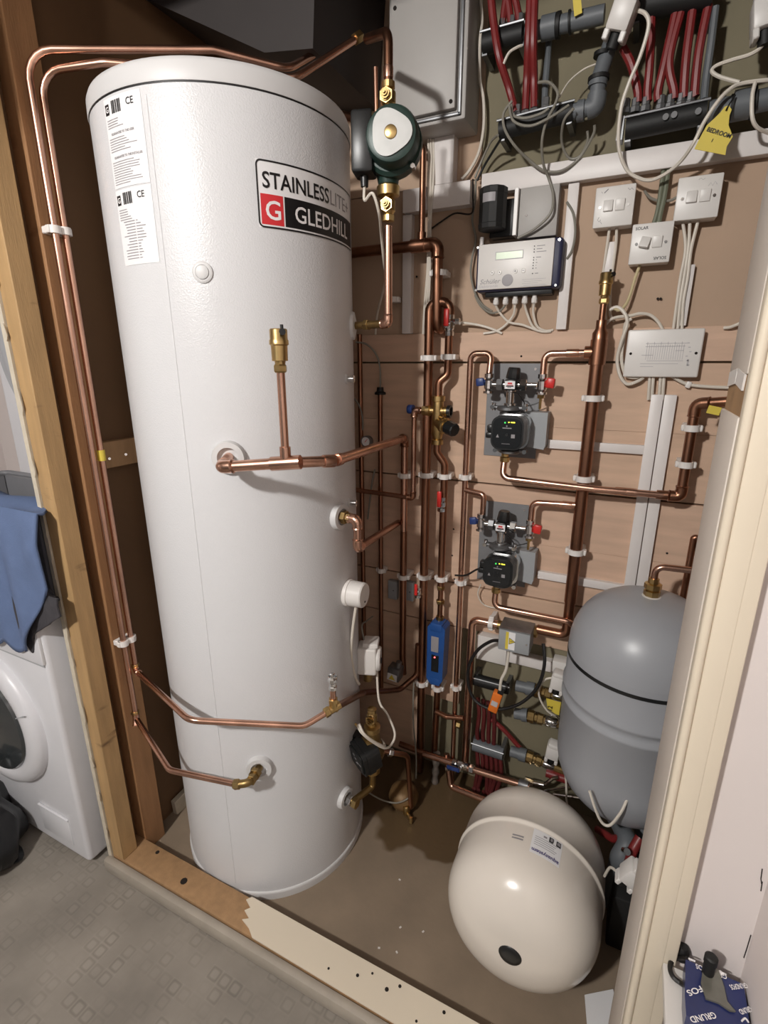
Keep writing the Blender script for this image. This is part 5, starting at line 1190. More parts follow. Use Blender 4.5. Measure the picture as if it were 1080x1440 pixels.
cable('thin_tube', [Yp(519, 1115, 1.15), Yp(535, 1124, 1.18), Yp(553, 1129, 1.2), Yp(566, 1127, 1.22), Yp(576, 1121, 1.24)], .0026, CABG, 'thin grey tube curving from the lowest tank port to the drain pipe')
# ================================================================= tank side: thermostat, zone valve, lower pump
tt, tz = Cy(503, 808); tt = math.radians(4)
nt_ = Vector((math.cos(tt), math.sin(tt), 0))
tho = thing('tank_thermostat', 'round white thermostat cap on the right side of the tank', 'thermostat', cylp(tt, tz, CR))
P_(tho, 'seal_ring', CLIP, lambda m: m.lathe(cylp(tt, tz, CR-.004), nt_, [(0, .036), (.006, .037), (.012, .036), (.013, .03)], 28))
P_(tho, 'cap', WPL, lambda m: m.lathe(cylp(tt, tz, CR+.008), nt_, [(0, .033), (.002, .0345), (.038, .0335), (.041, .031), (.0415, 0)], 32))
P_(tho, 'cap_screw', HOLE, lambda m: m.cyl(cylp(tt, tz-.018, CR+.049), cylp(tt, tz-.018, CR+.0502), .003, None, 8))
cable('thermostat_cable', [cylp(tt, tz-.034, CR+.026), Yp(501, 850, 1.07), Yp(496, 885, 1.07), Yp(494, 920, 1.08), Yp(499, 950, 1.10), Yp(505, 962, 1.12)], .0040, CABW, 'cream cable hanging from the round thermostat cap down the tank side')
for (u, v), lb in (((491, 533), 'upper chrome sensor stub on the right edge of the tank'), ((497, 705), 'lower chrome sensor stub on the tank above the copper port')):
    a_, z_ = Cy(u-3, v); a_ = min(a_, math.radians(9)); nn = Vector((math.cos(a_), math.sin(a_), 0))
    q = thing('sensor_stub', lb, 'sensor', cylp(a_, z_, CR))
    P_(q, 'stub', CHROME, lambda m: m.lathe(cylp(a_, z_, CR-.003), nn, [(0, .007), (.012, .007), (.0125, .0085), (.022, .0085), (.023, .007), (.023, 0)], 12))
    P_(q, 'pad', TANKLID, lambda m: m.lathe(cylp(a_, z_, CR-.003), nn, [(0, .012), (.005, .012), (.006, .009)], 14))
zx = Yp(517, 925, 1.17)
zo = thing('zone_valve', 'boxy white motor head of a zone valve beside the lower tank', 'valve', Vector((zx.x, 1.17, zx.z-.05)))
Rz = Matrix.Rotation(.35, 3, 'Z')
P_(zo, 'motor_head', WPL, lambda m: m.box(zx, (.058, .056, .088), Rz, .007, 3))
P_(zo, 'top_cover', WPL, lambda m: m.box(zx+Vector((.006, .012, .048)), (.046, .050, .016), Rz, .004, 2))
P_(zo, 'round_cover', WPL, lambda m: m.lathe(zx+Rz@Vector((.029, 0, 0)), Rz@X, [(0, .036), (.004, .037), (.010, .034), (.011, .010), (.007, .009), (.007, 0)], 24))
P_(zo, 'manual_lever', BLK, lambda m: m.cyl(zx+Rz@Vector((.036, -.004, -.004)), zx+Rz@Vector((.043, -.004, -.004)), .009, None, 10))
P_(zo, 'valve_body', BRASSD, lambda m: m.cyl(zx-Z*.042, zx-Z*.075, .014, None, 12))
cable('valve_wire', [zx+Vector((-.01, 0, .05)), Yp(509, 880, 1.2), Yp(516, 873, 1.25), Yp(524, 867, 1.3)], .0025, CABG, 'thin grey wire zigzagging up from the white zone valve head')
cable('valve_flex', [zx+Vector((.02, .02, -.04)), Yp(533, 985, 1.16), Yp(545, 1005, 1.15), Yp(555, 1030, 1.14), Yp(551, 1046, 1.12), Yp(541, 1052, 1.08), Yp(522, 1042, 1.04), Yp(508, 1030, 1.02), Yp(503, 1020, 1.03)], .0034, CABW, 'white flex from the zone valve looping onto the lower black pump')
cable('pump_flex', [Yp(505, 1018, 1.02), Yp(512, 1032, 1.01), Yp(528, 1044, 1.04), Yp(541, 1049, 1.08), Yp(536, 1040, 1.12)], .0034, CABW, 'short white flex lying over the lower black pump')
sv = thing('grey_actuator', 'small grey valve head with yellow triangle sticker behind the white zone valve', 'valve', W(556, 945, .09))
vc = W(556, 945, .09)
P_(sv, 'head', STEEL, lambda m: (m.box(vc, (.046, .040, .050), Matrix.Rotation(.1, 3, 'Y'), .004), m.cyl(vc+Z*.02+X*.01, vc+Z*.045+X*.014, .012, .010, 12)))
P_(sv, 'sticker', PAPER, lambda m: m.box(vc+Vector((-.003, -.0206, -.010)), (.036, .001, .026), Matrix.Rotation(.1, 3, 'Y')))
P_(sv, 'warning_sign', YELLOW, lambda m: m.prism([(vc.x-.016, vc.y-.0213, vc.z-.018), (vc.x+.008, vc.y-.0213, vc.z-.019), (vc.x-.004, vc.y-.0213, vc.z+.001)], (0, -.0006, 0)), 'yellow warning triangle')
for (u, v), lb in (((553, 829), 'left of two small grey surface boxes behind the fat upright pipe'), ((576, 831), 'right of two small grey surface boxes behind the fat upright pipe')):
    c_ = W(u, v, .012); q = thing('surface_box', lb, 'junction box', c_)
    P_(q, 'box', GBOX, lambda m: m.bb((c_.x-.017, WALL, c_.z-.034), (c_.x+.017, WALL-.020, c_.z+.034), .002))
    P_(q, 'cover_screw', HOLE, lambda m: m.cyl((c_.x+.004, WALL-.0195, c_.z), (c_.x+.004, WALL-.0208, c_.z), .002, None, 8))
gq = thing('pressure_gauge', 'small pale round gauge half hidden behind the sloping front pipe', 'gauge', W(514, 619, .07))
gc_ = W(514, 621, .08)
P_(gq, 'gauge_case', STEEL, lambda m: m.lathe(gc_+Y*.02, -Y, [(0, .017), (.018, .018), (.021, .017), (.021, .015), (.018, .014), (.018, 0)], 20))
P_(gq, 'dial', PAPER, lambda m: m.cyl(gc_+Y*.003, gc_+Y*.0005, .0138, None, 20))
P_(gq, 'needle', INKR, lambda m: m.box(gc_+Vector((.002, -.0002, .003)), (.0014, .0008, .014), Matrix.Rotation(.7, 3, 'Y')))
cable('shaded_wire', [W(500, 481, .06), W(515, 484, .05), W(528, 497, .04), W(534, 515, .035), W(535, 545, .03)], .0028, CABG, 'grey wire bending over to the black-capped thin pipe beside the tank')
cable('shaded_wire', [W(498, 560, .06), W(506, 572, .06), W(510, 590, .06), W(510, 605, .07)], .0028, CABG, 'short grey wire dropping to the pale round gauge')
cable('shaded_wire', [W(527, 660, .02), W(523, 680, .02), W(520, 705, .02), W(517, 730, .02)], .0028, CABG, 'thin grey wire on the boards left of the cold pipe')
# lower black pump
pe0 = Yp(503, 1068, 1.045)
pl2 = thing('circulation_pump', 'black circulation pump with brass valves low beside the tank', 'pump', Vector((pe0.x+.02, 1.10, pe0.z-.08)))
dE = Vector((-.52, -.80, -.18)).normalized(); sE = dE.cross(Z).normalized() * -1; uE = sE.cross(dE) * -1
if uE.z < 0: uE = -uE
fc = pe0
P_(pl2, 'motor', BLK, lambda m: (m.prism([fc+sE*x+uE*y for x, y in rsq(.086, .082, .018)], -dE*.055), m.prism([fc+sE*x*1.06+uE*y*1.06-dE*.012 for x, y in rsq(.086, .082, .018)], -dE*.02)))
P_(pl2, 'control_face', BLKM, lambda m: m.prism([fc+dE*.0005+sE*x+uE*y for x, y in rsq(.072, .068, .014)], dE*.004))
P_(pl2, 'face_print', INKG, lambda m: [m.prism([fc+dE*.0046+sE*(x+a_)+uE*(y+b_) for a_, b_ in ((0, 0), (.009, 0), (.009, .004), (0, .004))], dE*.0004) for x, y in ((-.015, .012), (-.008, .002), (.004, -.006), (.018, -.004), (-.004, -.012))])
P_(pl2, 'cable_plug', BLK, lambda m: m.box(fc-dE*.03-sE*.05+uE*.03, (.026, .03, .022), None, .004))
bE = fc-dE*.058-X*.008
P_(pl2, 'pump_housing', BRASSD, lambda m: (m.lathe(bE+dE*.02, -dE, [(0, .045), (.02, .047), (.04, .035), (.05, .02)], 24), m.tube([bE-Z*.075+dE*.0, bE, bE+Z*.075], [.018, .03, .018], 14)))
P_(pl2, 'union_nut', BRASS, lambda m: m.lathe(bE+Z*.060, Z, [(0, .017), (.003, .024), (.018, .024), (.021, .017)], 12))
P_(pl2, 'union_nut', BRASS, lambda m: m.lathe(bE-Z*.085, Z, [(0, .017), (.003, .023), (.018, .023), (.021, .017)], 12))
gatevalve(pl2, bE+Z*.108)
P_(pl2, 'valve_key', BRASS, lambda m: m.box(bE+Vector((-.028, -.03, .085)), (.030, .006, .006), Matrix.Rotation(.6, 3, 'Y'), .002))
pipe(pl2, [bE+Z*.135, Vector(A4).lerp(A5, .12)+Z*0 if False else Vector((bE.x, bE.y, A4.z-.005))], .0095, 0, BRASSD)
th4, z4 = Cy(484, 1121)
escutcheon(pl2, th4, z4, .032)
n4 = Vector((math.cos(th4), math.sin(th4), 0))
pk = bE-Z*.115
pkq = Vector((bE.x, bE.y, z4-.002))
pipe(pl2, [cylp(th4, z4, CR), cylp(th4, z4, CR+.03), pkq, bE-Z*.07], .0098, .012, BRASSD, 'brass_elbow')
nut(pl2, cylp(th4, z4, CR+.020), n4, .0150, .016, CHROME); nut(pl2, cylp(th4, z4, CR+.040), n4, .0165, .014, BRASS)
bl = MB(); bl.lathe(Vector((W(552, 1150, .3).x, 1.27, .004)), Z, [(0, .03), (.012, .045), (.035, .052), (.058, .045), (.072, .025), (.076, 0)], 20)
tag(bl.build('dull_brass_pot', BROWNB), 'dull brown round pot on the floor in the dark behind the tank', 'pot')
# ================================================================= cables around switches and wiring centre
SC_ = 'white cables below the switches'
def bx(c, dx): return Vector((c.x+dx, WALL-.018, c.z-.0425))
cable('switch_cable', [bx(c1, -.006), W(853, 350, .012), W(850, 372, .008), W(848, 392, .006), W(853, 420, .006), W(851, 440, .01), W(853, 455, .008)], .0034, CABW, 'leftmost white cable under the left switch, passing behind the brass vent', SC_)
cable('switch_cable', [bx(c1, .010), W(866, 345, .010), W(862, 375, .008), W(859, 400, .008), W(858, 440, .01), W(864, 452, .008)], .0034, CABW, 'right-hand white cable under the left switch, passing behind the brass vent', SC_)
cable('switch_cable', [bx(c3, -.018), W(892, 395, .02), W(886, 415, .02), W(880, 428, .025), W(872, 436, .03), W(864, 434, .03)], .0036, M('yellowed_cable', (196, 182, 142), .5), 'yellowed cable hanging from the SOLAR switch', SC_)
for k, (du, lb) in enumerate(((-.022, 'leftmost'), (-.008, 'middle'), (.008, 'rightmost'))):
    cable('switch_cable', [bx(c2, du), W(964+4*k, 350, .016), W(957+5*k, 390, .016), W(952+4.5*k, 425, .016), W(947+6*k, 462, .012)], .0036, CABW, 'white cable from the right switch down to the wiring centre, %s of three' % lb, SC_)
for k in range(2):
    cable('grey_drop_cable', [Vector((W(930+7*k, 262, .02).x, WALL-.012, zT0+.004)), W(928+6*k, 278, .02), W(924+5*k, 300, .02), W(919+7*k, 316, .02)], .0052, M('sage_cable', (112, 116, 98), .55), ('left' if k == 0 else 'right')+' of two thick grey cables dropping from trunking behind the SOLAR switch')
cable('cross_cable', [W(906, 268, .02), W(914, 278, .016), W(926, 282, .016), W(942, 282, .014), W(954, 276, .012)], .003, CABG, 'grey cable sagging sideways between the two upper switches')
WC = 'white cables around the wiring centre'
cable('wiring_cable', [W(857, 436, .03), W(868, 432, .03), W(878, 440, .035), W(882, 455, .035), W(874, 480, .03), W(868, 505, .02), W(872, 528, .02), W(882, 540, .02), W(897, 536, .02), W(905, 531, .015)], .0042, CABW, 'outer white cable looping left of the wiring centre', WC)
cable('wiring_cable', [W(888, 448, .03), W(880, 455, .03), W(877, 475, .02), W(874, 505, .016), W(880, 527, .016), W(893, 531, .016), W(900, 529, .014)], .0042, CABW, 'inner white cable looping left of the wiring centre', WC)
cable('wiring_cable', [W(851, 457, .014), W(858, 450, .02), W(868, 446, .025), W(886, 444, .02), W(900, 441, .02), W(914, 443, .016), W(925, 452, .016), W(933, 466, .016)], .0038, CABW, 'white cable arching over the top left of the wiring centre', WC)
for k, u in enumerate((914, 919, 929, 934)):
    cable('wiring_cable', [W(u, 528, .016), W(u-1, 542, .016), W(u-2, 556, .012), W(u-2.5, 562, .010)], .0038, CABW, 'short white cable below the wiring centre into tall trunking, %s of four' % ('leftmost', 'second from left', 'third from left', 'rightmost')[k], WC)
wcr = cable('wiring_cable', [W(945, 529, .014), W(955, 535, .012), W(966, 540, .010), W(985, 543, .010), W(1024, 545, .010), W(1050, 544, .010)], .0040, CABW, 'white cable leaving the wiring centre to the right behind the door frame', WC)
P_(wcr, 'cable_clip', CLIP, lambda m: m.box(W(968, 541, .008), (.012, .016, .016), Matrix.Rotation(.3, 3, 'Y'), .003))
cable('loose_cable', [W(1018, 461, .006), W(1027, 460, .012), W(1040, 455, .02), W(1056, 450, .03)], .0036, CABW, 'short loose white cable end poking out behind the door frame')
cable('grey_drop', [W(797, 284, .02), W(806, 300, .02), W(809, 325, .02), W(805, 350, .02), W(797, 364, .018)], .0030, CABG, 'grey cable bowing over the upright mini trunking right of the controller')
# ================================================================= UPPER MANIFOLDS
MF = 'black underfloor manifold bars'
M2a, M2b = W(703, 184, .06), W(806, 157, .06)
mA = manifold_bar('lower left black manifold bar with looped grey wires above the trunking', M2a, M2b, .020, BLKM, [Vector((W(u, v, .06).x, WALL-.06, W(u, v, .06).z-.004)) for u, v in ((727, 164), (739, 161), (751, 158), (767, 154))])
M1a, M1b = W(680, 62, .06), W(736, 47, .06)
mB = manifold_bar('upper left black manifold bar beside the grey cabinet', M1a, M1b, .021, BLKM, [Vector((W(u, v, .06).x, WALL-.06, W(u, v, .06).z-.002)) for u, v in ((706, 46), (719, 42), (731, 39))])
M3a, M3b = W(880, 182, .06), W(993, 158, .06)
p3u = (897, 911, 926, 948, 962, 977.5, 991)
mC = manifold_bar('lower right black manifold bar under the row of red pipes', M3a, M3b, .022, BLKM, [Vector((W(u, 0, .06).x, WALL-.06, W(u, 148-k*1.6+3, .06).z-.008)) for k, u in enumerate(p3u)])
P_(mC, 'end_plate', STEEL, lambda m: m.bb(W(869, 200, .06)+Vector((-.004, -.012, 0)), W(876, 166, .06)+Vector((.004, .02, 0))))
for u, v in ((936, 164), (948, 161), (982, 156)): P_(mC, 'flow_port', STEEL, lambda m: m.cyl(W(u, v, .081), W(u, v, .088), .006, None, 10))
M4a, M4b = W(893, 10, .06), W(1003, -10, .06)
mD = manifold_bar('top right black manifold bar above the row of red pipes', M4a, M4b, .026, BLKM)
RG = 'red pipes of the upper right manifold'
tops = ((876, 68), (916, 22), (951, 14), (958, 15), (974, 12), (996, 8))
names = ('leftmost, slanting from behind the grey pipe', 'second from left', 'third from left', 'fourth from left', 'fifth from left', 'rightmost')
for k, (u0, u1) in enumerate(((897, None), (911, None), (926, None), (948, None), (962, None), (977.5, None))):
    tu, tv = tops[k]; pb0 = W(u0, 145-k*1.6, .06)
    midv = [(888, 92), (914, 85), (934, 90), (941, 85), (965, 80), (983, 72)][k]
    redpipe('red pipe of the upper right manifold, '+names[k], [pb0, W(u0-.5, 128, .06), W(*midv, .062), W(tu, tv, .06)], .0088, REDP, RG)
redpipe('grey pipe right of the red pipes on the upper right manifold', [W(990, 140, .06), W(993, 110, .055), W(1000, 60, .055), W(1006, 10, .055)], .0075, GPIPE)
LGp = 'red pipes of the upper left manifold'
for k, (pts, lb) in enumerate((([(725, 158), (716, 125), (702, 80), (694, 30), (690, -10)], 'leftmost, bowing left past the upper bar'), ([(739, 155), (741, 110), (743, 60), (746, -10)], 'middle of three'), ([(751, 152), (751, 110), (750, 60), (752, -10)], 'rightmost of three'))):
    redpipe('long red pipe of the lower left manifold, '+lb, [W(u, v, .062+(.03 if v < 90 else 0)) for u, v in pts], .0088, REDP, LGp)
for k, (pts, lb) in enumerate((([(706, 40), (709, 15), (713, -10)], 'left'), ([(719, 36), (716, 12), (712, -10)], 'middle'), ([(731, 34), (727, 10), (722, -10)], 'right'))):
    redpipe('short red pipe rising from the upper left manifold bar, '+lb+' of three', [W(u, v, .06) for u, v in pts], .0080, REDP, LGp)
redpipe('grey pipe rising right of the red pipes on the lower left manifold', [W(766, 150, .06), W(767, 120, .05), W(770, 85, .04), W(772, 50, .02)], .0075, GPIPE)
gpu = thing('grey_pipe_run', 'fat grey plastic pipe with elbows right of the lower left manifold', 'pipe', W(820, 155, .06))
P_(gpu, 'pipe', GPIPE, lambda m: m.tube([M2b, W(838, 150, .06), W(842, 110, .06), W(858, 62, .05), W(872, 20, .05)], .0165, 14, .028))
P_(gpu, 'coupling', GPIPE, lambda m: (m.cyl(W(812, 157, .06), W(822, 155, .06), .021, None, 16), m.cyl(W(840, 122, .06), W(842, 108, .06), .020, None, 16)))
P_(gpu, 'elbow', GPIPE, lambda m: m.tube([W(826, 154, .06), W(838, 150, .06), W(840, 132, .06)], .0205, 14, .02))
for q0, q1, r_ in ((W(841.5, 114, .06), W(842, 108, .06), .0225), (W(847, 80, .055), W(848, 74, .055), .019)): P_(gpu, 'strap', BLKM, lambda m: m.cyl(q0, q1, r_, None, 16))
gpt = thing('grey_pipe_run', 'horizontal grey plastic pipe with black couplings right of upper left manifold', 'pipe', W(790, 38, .06))
P_(gpt, 'pipe', GPIPE, lambda m: m.cyl(W(740, 46, .06), W(850, 20, .06), .0175, None, 14))
P_(gpt, 'coupling', GPIPE, lambda m: m.cyl(W(762, 41, .06), W(782, 36, .06), .023, None, 16))
for q0, q1, r_ in ((W(783, 36, .06), W(788, 35, .06), .024), (W(800, 32, .06), W(803, 31, .06), .022)): P_(gpt, 'strap', BLKM, lambda m: m.cyl(q0, q1, r_, None, 16))
P_(gpt, 'yellow_tape', YELLOW, lambda m: m.box(W(812, 8, .085), (.016, .002, .034), Matrix.Rotation(-.2, 3, 'Y')), 'yellow tag')
gpr = thing('grey_pipe_run', 'horizontal fat grey pipe with black straps at the top right', 'pipe', W(1060, 145, .06))
P_(gpr, 'pipe', GPIPE, lambda m: m.cyl(W(996, 158, .06), W(1100, 135, .06), .020, None, 16))
P_(gpr, 'coupling', GPIPE, lambda m: m.cyl(W(1030, 150, .06), W(1056, 145, .06), .027, None, 18))
for q0, q1, r_ in ((W(1056, 145, .06), W(1062, 143.5, .06), .029), (W(1026, 152, .06), W(1031, 151, .06), .023)): P_(gpr, 'strap', BLKM, lambda m: m.cyl(q0, q1, r_, None, 18))
ua = actuator('white valve actuator at the top above the left end of the right manifold', W(876, 22, .10), Matrix.Rotation(.35, 3, 'Y') @ Matrix.Rotation(.25, 3, 'X'), 1.15)
ub = actuator('white valve actuator cut off at the top right corner', W(1076, 22, .09), Matrix.Rotation(-.15, 3, 'Y'), 1.1)
cable('actuator_cable', [W(894, 14, .10), W(908, 20, .11), W(912, 38, .11), W(900, 80, .10), W(884, 118, .09), W(873, 155, .085), W(870, 205, .07), W(881, 238, .055), W(900, 251, .05), W(917, 253, .05), W(938, 243, .055), W(958, 226, .07), W(975, 202, .10), W(990, 172, .10), W(1010, 142, .10), W(1028, 124, .095), W(1045, 117, .09), W(1075, 113, .09), W(1095, 112, .08)], .0038, CABW, 'long white cable looping from the top actuator down over the trunking')
cable('actuator_cable', [W(1079, 45, .09), W(1072, 64, .09), W(1056, 76, .09), W(1030, 84, .08), W(1008, 92, .07), W(1001, 100, .07), W(1012, 108, .075), W(1040, 116, .085)], .0036, CABW, 'white cable zigzagging below the top right actuator')
cable('actuator_cable', [W(1062, 116, .095), W(1058, 135, .10), W(1058, 165, .10), W(1066, 180, .09), W(1085, 188, .07)], .0036, CABW, 'white cable dropping over the fat grey pipe at the right edge')
WR = 'grey wires around the lower left manifold'
cable('manifold_wire', [W(719, 147, .10), W(722, 162, .10), W(738, 166, .10), W(760, 160, .10), W(772, 152, .10)], .0030, CABG, 'grey wire loop lying across the lower left manifold, upper', WR)
cable('manifold_wire', [W(716, 148, .11), W(722, 170, .11), W(745, 177, .11), W(772, 166, .11), W(800, 148, .10)], .0030, CABG, 'grey wire loop lying across the lower left manifold, lower', WR)
cable('manifold_wire', [W(757, 116, .07), W(772, 116, .08), W(784, 130, .10), W(780, 148, .10), W(768, 172, .10), W(762, 200, .09), W(764, 230, .06), W(772, 252, .035), W(778, 275, .04), W(774, 300, .05), W(752, 322, .045), W(728, 335, .04)], .0032, CABG, 'long grey wire falling from the manifold over the trunking to the controller', WR)
cable('manifold_wire', [W(720, 142, .09), W(708, 160, .09), W(710, 182, .09), W(724, 205, .08), W(745, 226, .05), W(765, 240, .04), W(790, 240, .035), W(815, 222, .03), W(834, 190, .05), W(836, 176, .06)], .0032, CABG, 'grey wire sweeping in a wide curve just above the trunking', WR)
cable('manifold_wire', [W(807, 152, .10), W(793, 170, .09), W(790, 200, .05), W(800, 222, .03), W(815, 220, .03), W(826, 200, .04), W(826, 184, .05)], .0030, CABG, 'grey wire hanging in a U below the fat grey elbow', WR)
cable('manifold_wire', [W(786, 138, .09), W(800, 115, .06), W(820, 98, .05), W(838, 90, .06)], .0018, CABW, 'thin pale wire slanting up to the fat grey pipe', WR)
cable('manifold_wire', [W(708, 90, .09), W(716, 74, .09), W(728, 66, .085), W(734, 64, .08)], .0030, CABW, 'short pale wire arching below the upper left manifold bar', WR)
cable('cabinet_cable', [W(676, 0, .03), W(678, 30, .03), W(675, 60, .05), W(675, 110, .02), W(680, 140, .012), W(680, 180, .012), W(673, 215, .012), W(660, 240, .012), W(649, 252, .02)], .0038, CABW, 'pale cable running down right of the grey cabinet to the trunking')
cable('cabinet_cable', [W(700, 190, .08), W(690, 200, .05), W(678, 225, .03), W(668, 250, .03)], .0030, CABG, 'grey cable from the lower left manifold to the trunking joint, upper')
cable('cabinet_cable', [W(704, 196, .08), W(692, 215, .05), W(680, 235, .03), W(671, 254, .03)], .0030, BLKM, 'black cable from the lower left manifold to the trunking joint')
for k, u in enumerate((602, 605.5, 609)):
    cable('pipe_side_cable', [W(u, 192+2*k, .03), W(u+1, 225, .03), W(u, 258, .037), W(603+1.5*k, 300, .037), W(602+1.5*k, 340, .04), W(601+2*k, 380, .02), W(597+3*k, 430, .014), W(595+3*k, 470, .012)], .0032, CABW, 'white cable beside the wall pipe under the grey cabinet, %s of three' % ('left', 'middle', 'right')[k])
tg = MB()
tg.prism([W(u, v, .115) for u, v in ((1019, 150), (1025, 148), (1029, 154), (1026, 162), (1024.5, 176), (1030.6, 192), (1022, 206), (1020, 218), (976.5, 209.5), (983, 196), (994, 176), (1005, 166), (1013, 158))], (0, .0015, 0))
tgo = tg.build('yellow_tag', YELLOW); tag(tgo, 'large yellow cable tag with BEDROOM 1 handwritten, at the top right', 'tag')
tb0 = W(993, 184, .1165); tb1 = W(1025, 194, .1165); tux = (tb1-tb0).normalized(); tuz = Vector((-tux.z, 0, tux.x))
P_(tgo, 'handwriting', INK, lambda m: m.text('BEDROOM', .0105, flat(tb0, tux, tuz), .02, fitw=.047))
P_(tgo, 'handwriting', INK, lambda m: m.text('1', .0085, flat(W(999, 199, .1165), tux, tuz), .01))
P_(tgo, 'cable_tie', BLKM, lambda m: m.tube([W(1021, 155, .118), W(1026, 146, .112), W(1034, 134, .095)], .0016, 6))

# ================================================================= LAUNDRY CORNER
wm = thing('washing_machine', 'white front-loading washing machine beside the bare stud at the left', 'appliance', (-1.60, .95, 0))
wx0, wx1, wy = -1.905, -1.302, .655
P_(wm, 'body', APPL, lambda m: m.bb((wx0, wy, .012), (wx1, 1.24, .845), .014, 3))
P_(wm, 'drawer_panel', APPL, lambda m: m.bb((wx0+.006, wy-.006, .690), (wx1-.006, wy+.01, .835), .006, 2))
P_(wm, 'panel_gap', APPLG, lambda m: m.bb((wx0+.01, wy-.0015, .684), (wx1-.01, wy+.01, .689)))
dc = Vector((-1.608, wy, .440))
dr_ = P_(wm, 'door', APPL, lambda m: m.lathe(dc+Y*.01, -Y, [(0, .225), (.022, .224), (.034, .216), (.040, .200), (.042, .185), (.040, .172), (.036, .166), (.030, .164)], 56), 'round white door ring', 45)
P_(dr_, 'door_glass', DGLASS, lambda m: m.lathe(dc+Y*.005, -Y, [(.028, .168), (.040, .162), (.050, .12), (.056, .06), (.058, 0)], 40), 'dark glass porthole')
P_(dr_, 'handle_gap', APPLG, lambda m: m.box(dc+Vector((.178, -.0305, .070)), (.050, .003, .003), Matrix.Rotation(-.45, 3, 'Y')))
P_(wm, 'filter_flap', APPL, lambda m: (m.bb((wx1-.205, wy-.003, .052), (wx1-.062, wy+.004, .150), .002), m.bb((wx1-.205, wy-.007, .146), (wx1-.062, wy, .152), .002)))
for x_ in (wx0+.05, wx1-.05): P_(wm, 'foot', BLKM, lambda m: m.cyl((x_, wy+.06, 0), (x_, wy+.06, .014), .02, None, 12))
td = thing('tumble_dryer', 'white tumble dryer with round dark door, set back behind the laundry at left edge', 'appliance', (-1.6, 1.15, .847))
P_(td, 'body', APPL, lambda m: m.bb((-1.90, 1.0, .847), (-1.30, 1.315, 1.80), .014, 3))
dcc = Vector((-1.585, 1.0, 1.515))
dd = P_(td, 'door', APPLG, lambda m: m.lathe(dcc+Y*.01, -Y, [(0, .262), (.022, .260), (.026, .250), (.026, .236), (.032, .232), (.034, .222), (.030, .210)], 64), 'round grey door ring')
P_(dd, 'door_glass', DGLASS, lambda m: m.lathe(dcc, -Y, [(.0, .212), (.018, .207), (.012, .15), (.008, 0)], 40), 'dark glass porthole')
P_(td, 'door_recess', APPLG, lambda m: m.lathe(dcc+Y*.006, -Y, [(0, .292), (.0085, .290), (.0085, .262)], 64))
bs = thing('laundry_basket', 'grey laundry basket on top of the washing machine under the blue cloth', 'basket', (-1.55, .80, .846))
GRB = M('grey_basket', (120, 120, 124), .6, 0, var=.05)
P_(bs, 'basket_body', GRB, lambda m: [m.bb(a_, b_, .004, 1) for a_, b_ in (((-1.86, .690, .846), (-1.275, .700, 1.10)), ((-1.86, .93, .846), (-1.275, .94, 1.10)), ((-1.86, .700, .846), (-1.85, .93, 1.10)), ((-1.285, .700, .846), (-1.275, .93, 1.10)), ((-1.85, .700, .846), (-1.285, .93, .856)))])
P_(bs, 'rim', GRB, lambda m: m.tube([(-1.865, .685, 1.103), (-1.27, .685, 1.103), (-1.27, .945, 1.103), (-1.865, .945, 1.103), (-1.865, .685, 1.103)], .009, 8, .03))
def cloth(name, label, mat, x0, x1, y, zt, zb, amp, drape, back=.10, thick=.006):
    m = MB(); nu, nv = 56, 34
    def f(p, q):
        x = x0+(x1-x0)*p
        if q < .2: t = q/.2; return Vector((min(x, -1.30+max(0, x1+1.30)*t), y+back*(1-t), zt+.012*math.sin(PI*t*.5)+.010*math.sin(p*9+t*3)))
        t = (q-.2)/.8; w = min(1, t*2.5)
        return Vector((x+drape*t*math.sin(p*5), y-.010-amp*w*(.6+.4*math.sin(p*15+t*2.2)+.35*math.sin(p*27+1-t*2)), zt+.012+(zb(x)-zt-.012)*t))
    m.grid(f, nu, nv)
    o = m.build(name, mat); md = o.modifiers.new('thickness', 'SOLIDIFY'); md.thickness = thick
    o['label'] = label; o['category'] = 'cloth'; return o
hz0, hz1 = Yp(20, 912, .635).z, Yp(70, 818, .635).z
hx0_, hx1_ = Yp(33, 900, .635).x, Yp(72, 815, .635).x
def hem(x):
    if x < hx0_: return hz0+.012*math.sin(x*60)
    return hz0+(hz1-hz0)*min(1, (x-hx0_)/(hx1_-hx0_))
dx0, dx1, dxs = Yp(28, 900, .64).x, Yp(77, 850, .64).x, Yp(45, 930, .64).x
dz0, dz1, dzs = Yp(30, 905, .64).z, Yp(77, 868, .64).z, Yp(45, 938, .64).z
def hemd(x): t = (x-dx0)/(dx1-dx0); return dz0+(dz1-dz0)*t-(.045)*math.exp(-((x-dxs)/.014)**2)
cloth('blue_cloth', 'blue-grey cloth draped over the laundry basket and down the washing machine front', CLOTHB, -1.72, -1.188, .652, 1.118, hem, .016, .012)
cloth('dark_cloth', 'charcoal garment hanging from the washing machine top behind the blue cloth', CLOTHD, dx0, dx1, .656, .905, hemd, .004, .0, .02)
bg = MB(); bc_ = Vector((-1.70, .52, .0))
rb = random.Random(3)
def bagf(p, q):
    a = 2*PI*p; t = q
    r = (.17*math.sin(PI*min(1, .12+t*.88))**.6+.02)*(1+.10*math.sin(3*a+1)+.07*math.sin(7*a+4*t)+.05*math.sin(11*a-6*t))
    return bc_+Vector((r*math.cos(a), r*.8*math.sin(a), .19*(1-math.cos(PI*t*.93))/2*(1+.05*math.sin(5*a))))
bg.grid(bagf, 44, 16); bg.sphere(bc_+Vector((.13, .05, .012)), .05, (1.4, .6, .22), 14)
tag(bg.build('black_bag', BAG), 'crumpled black plastic bag on the vinyl floor at the left edge', 'bag')
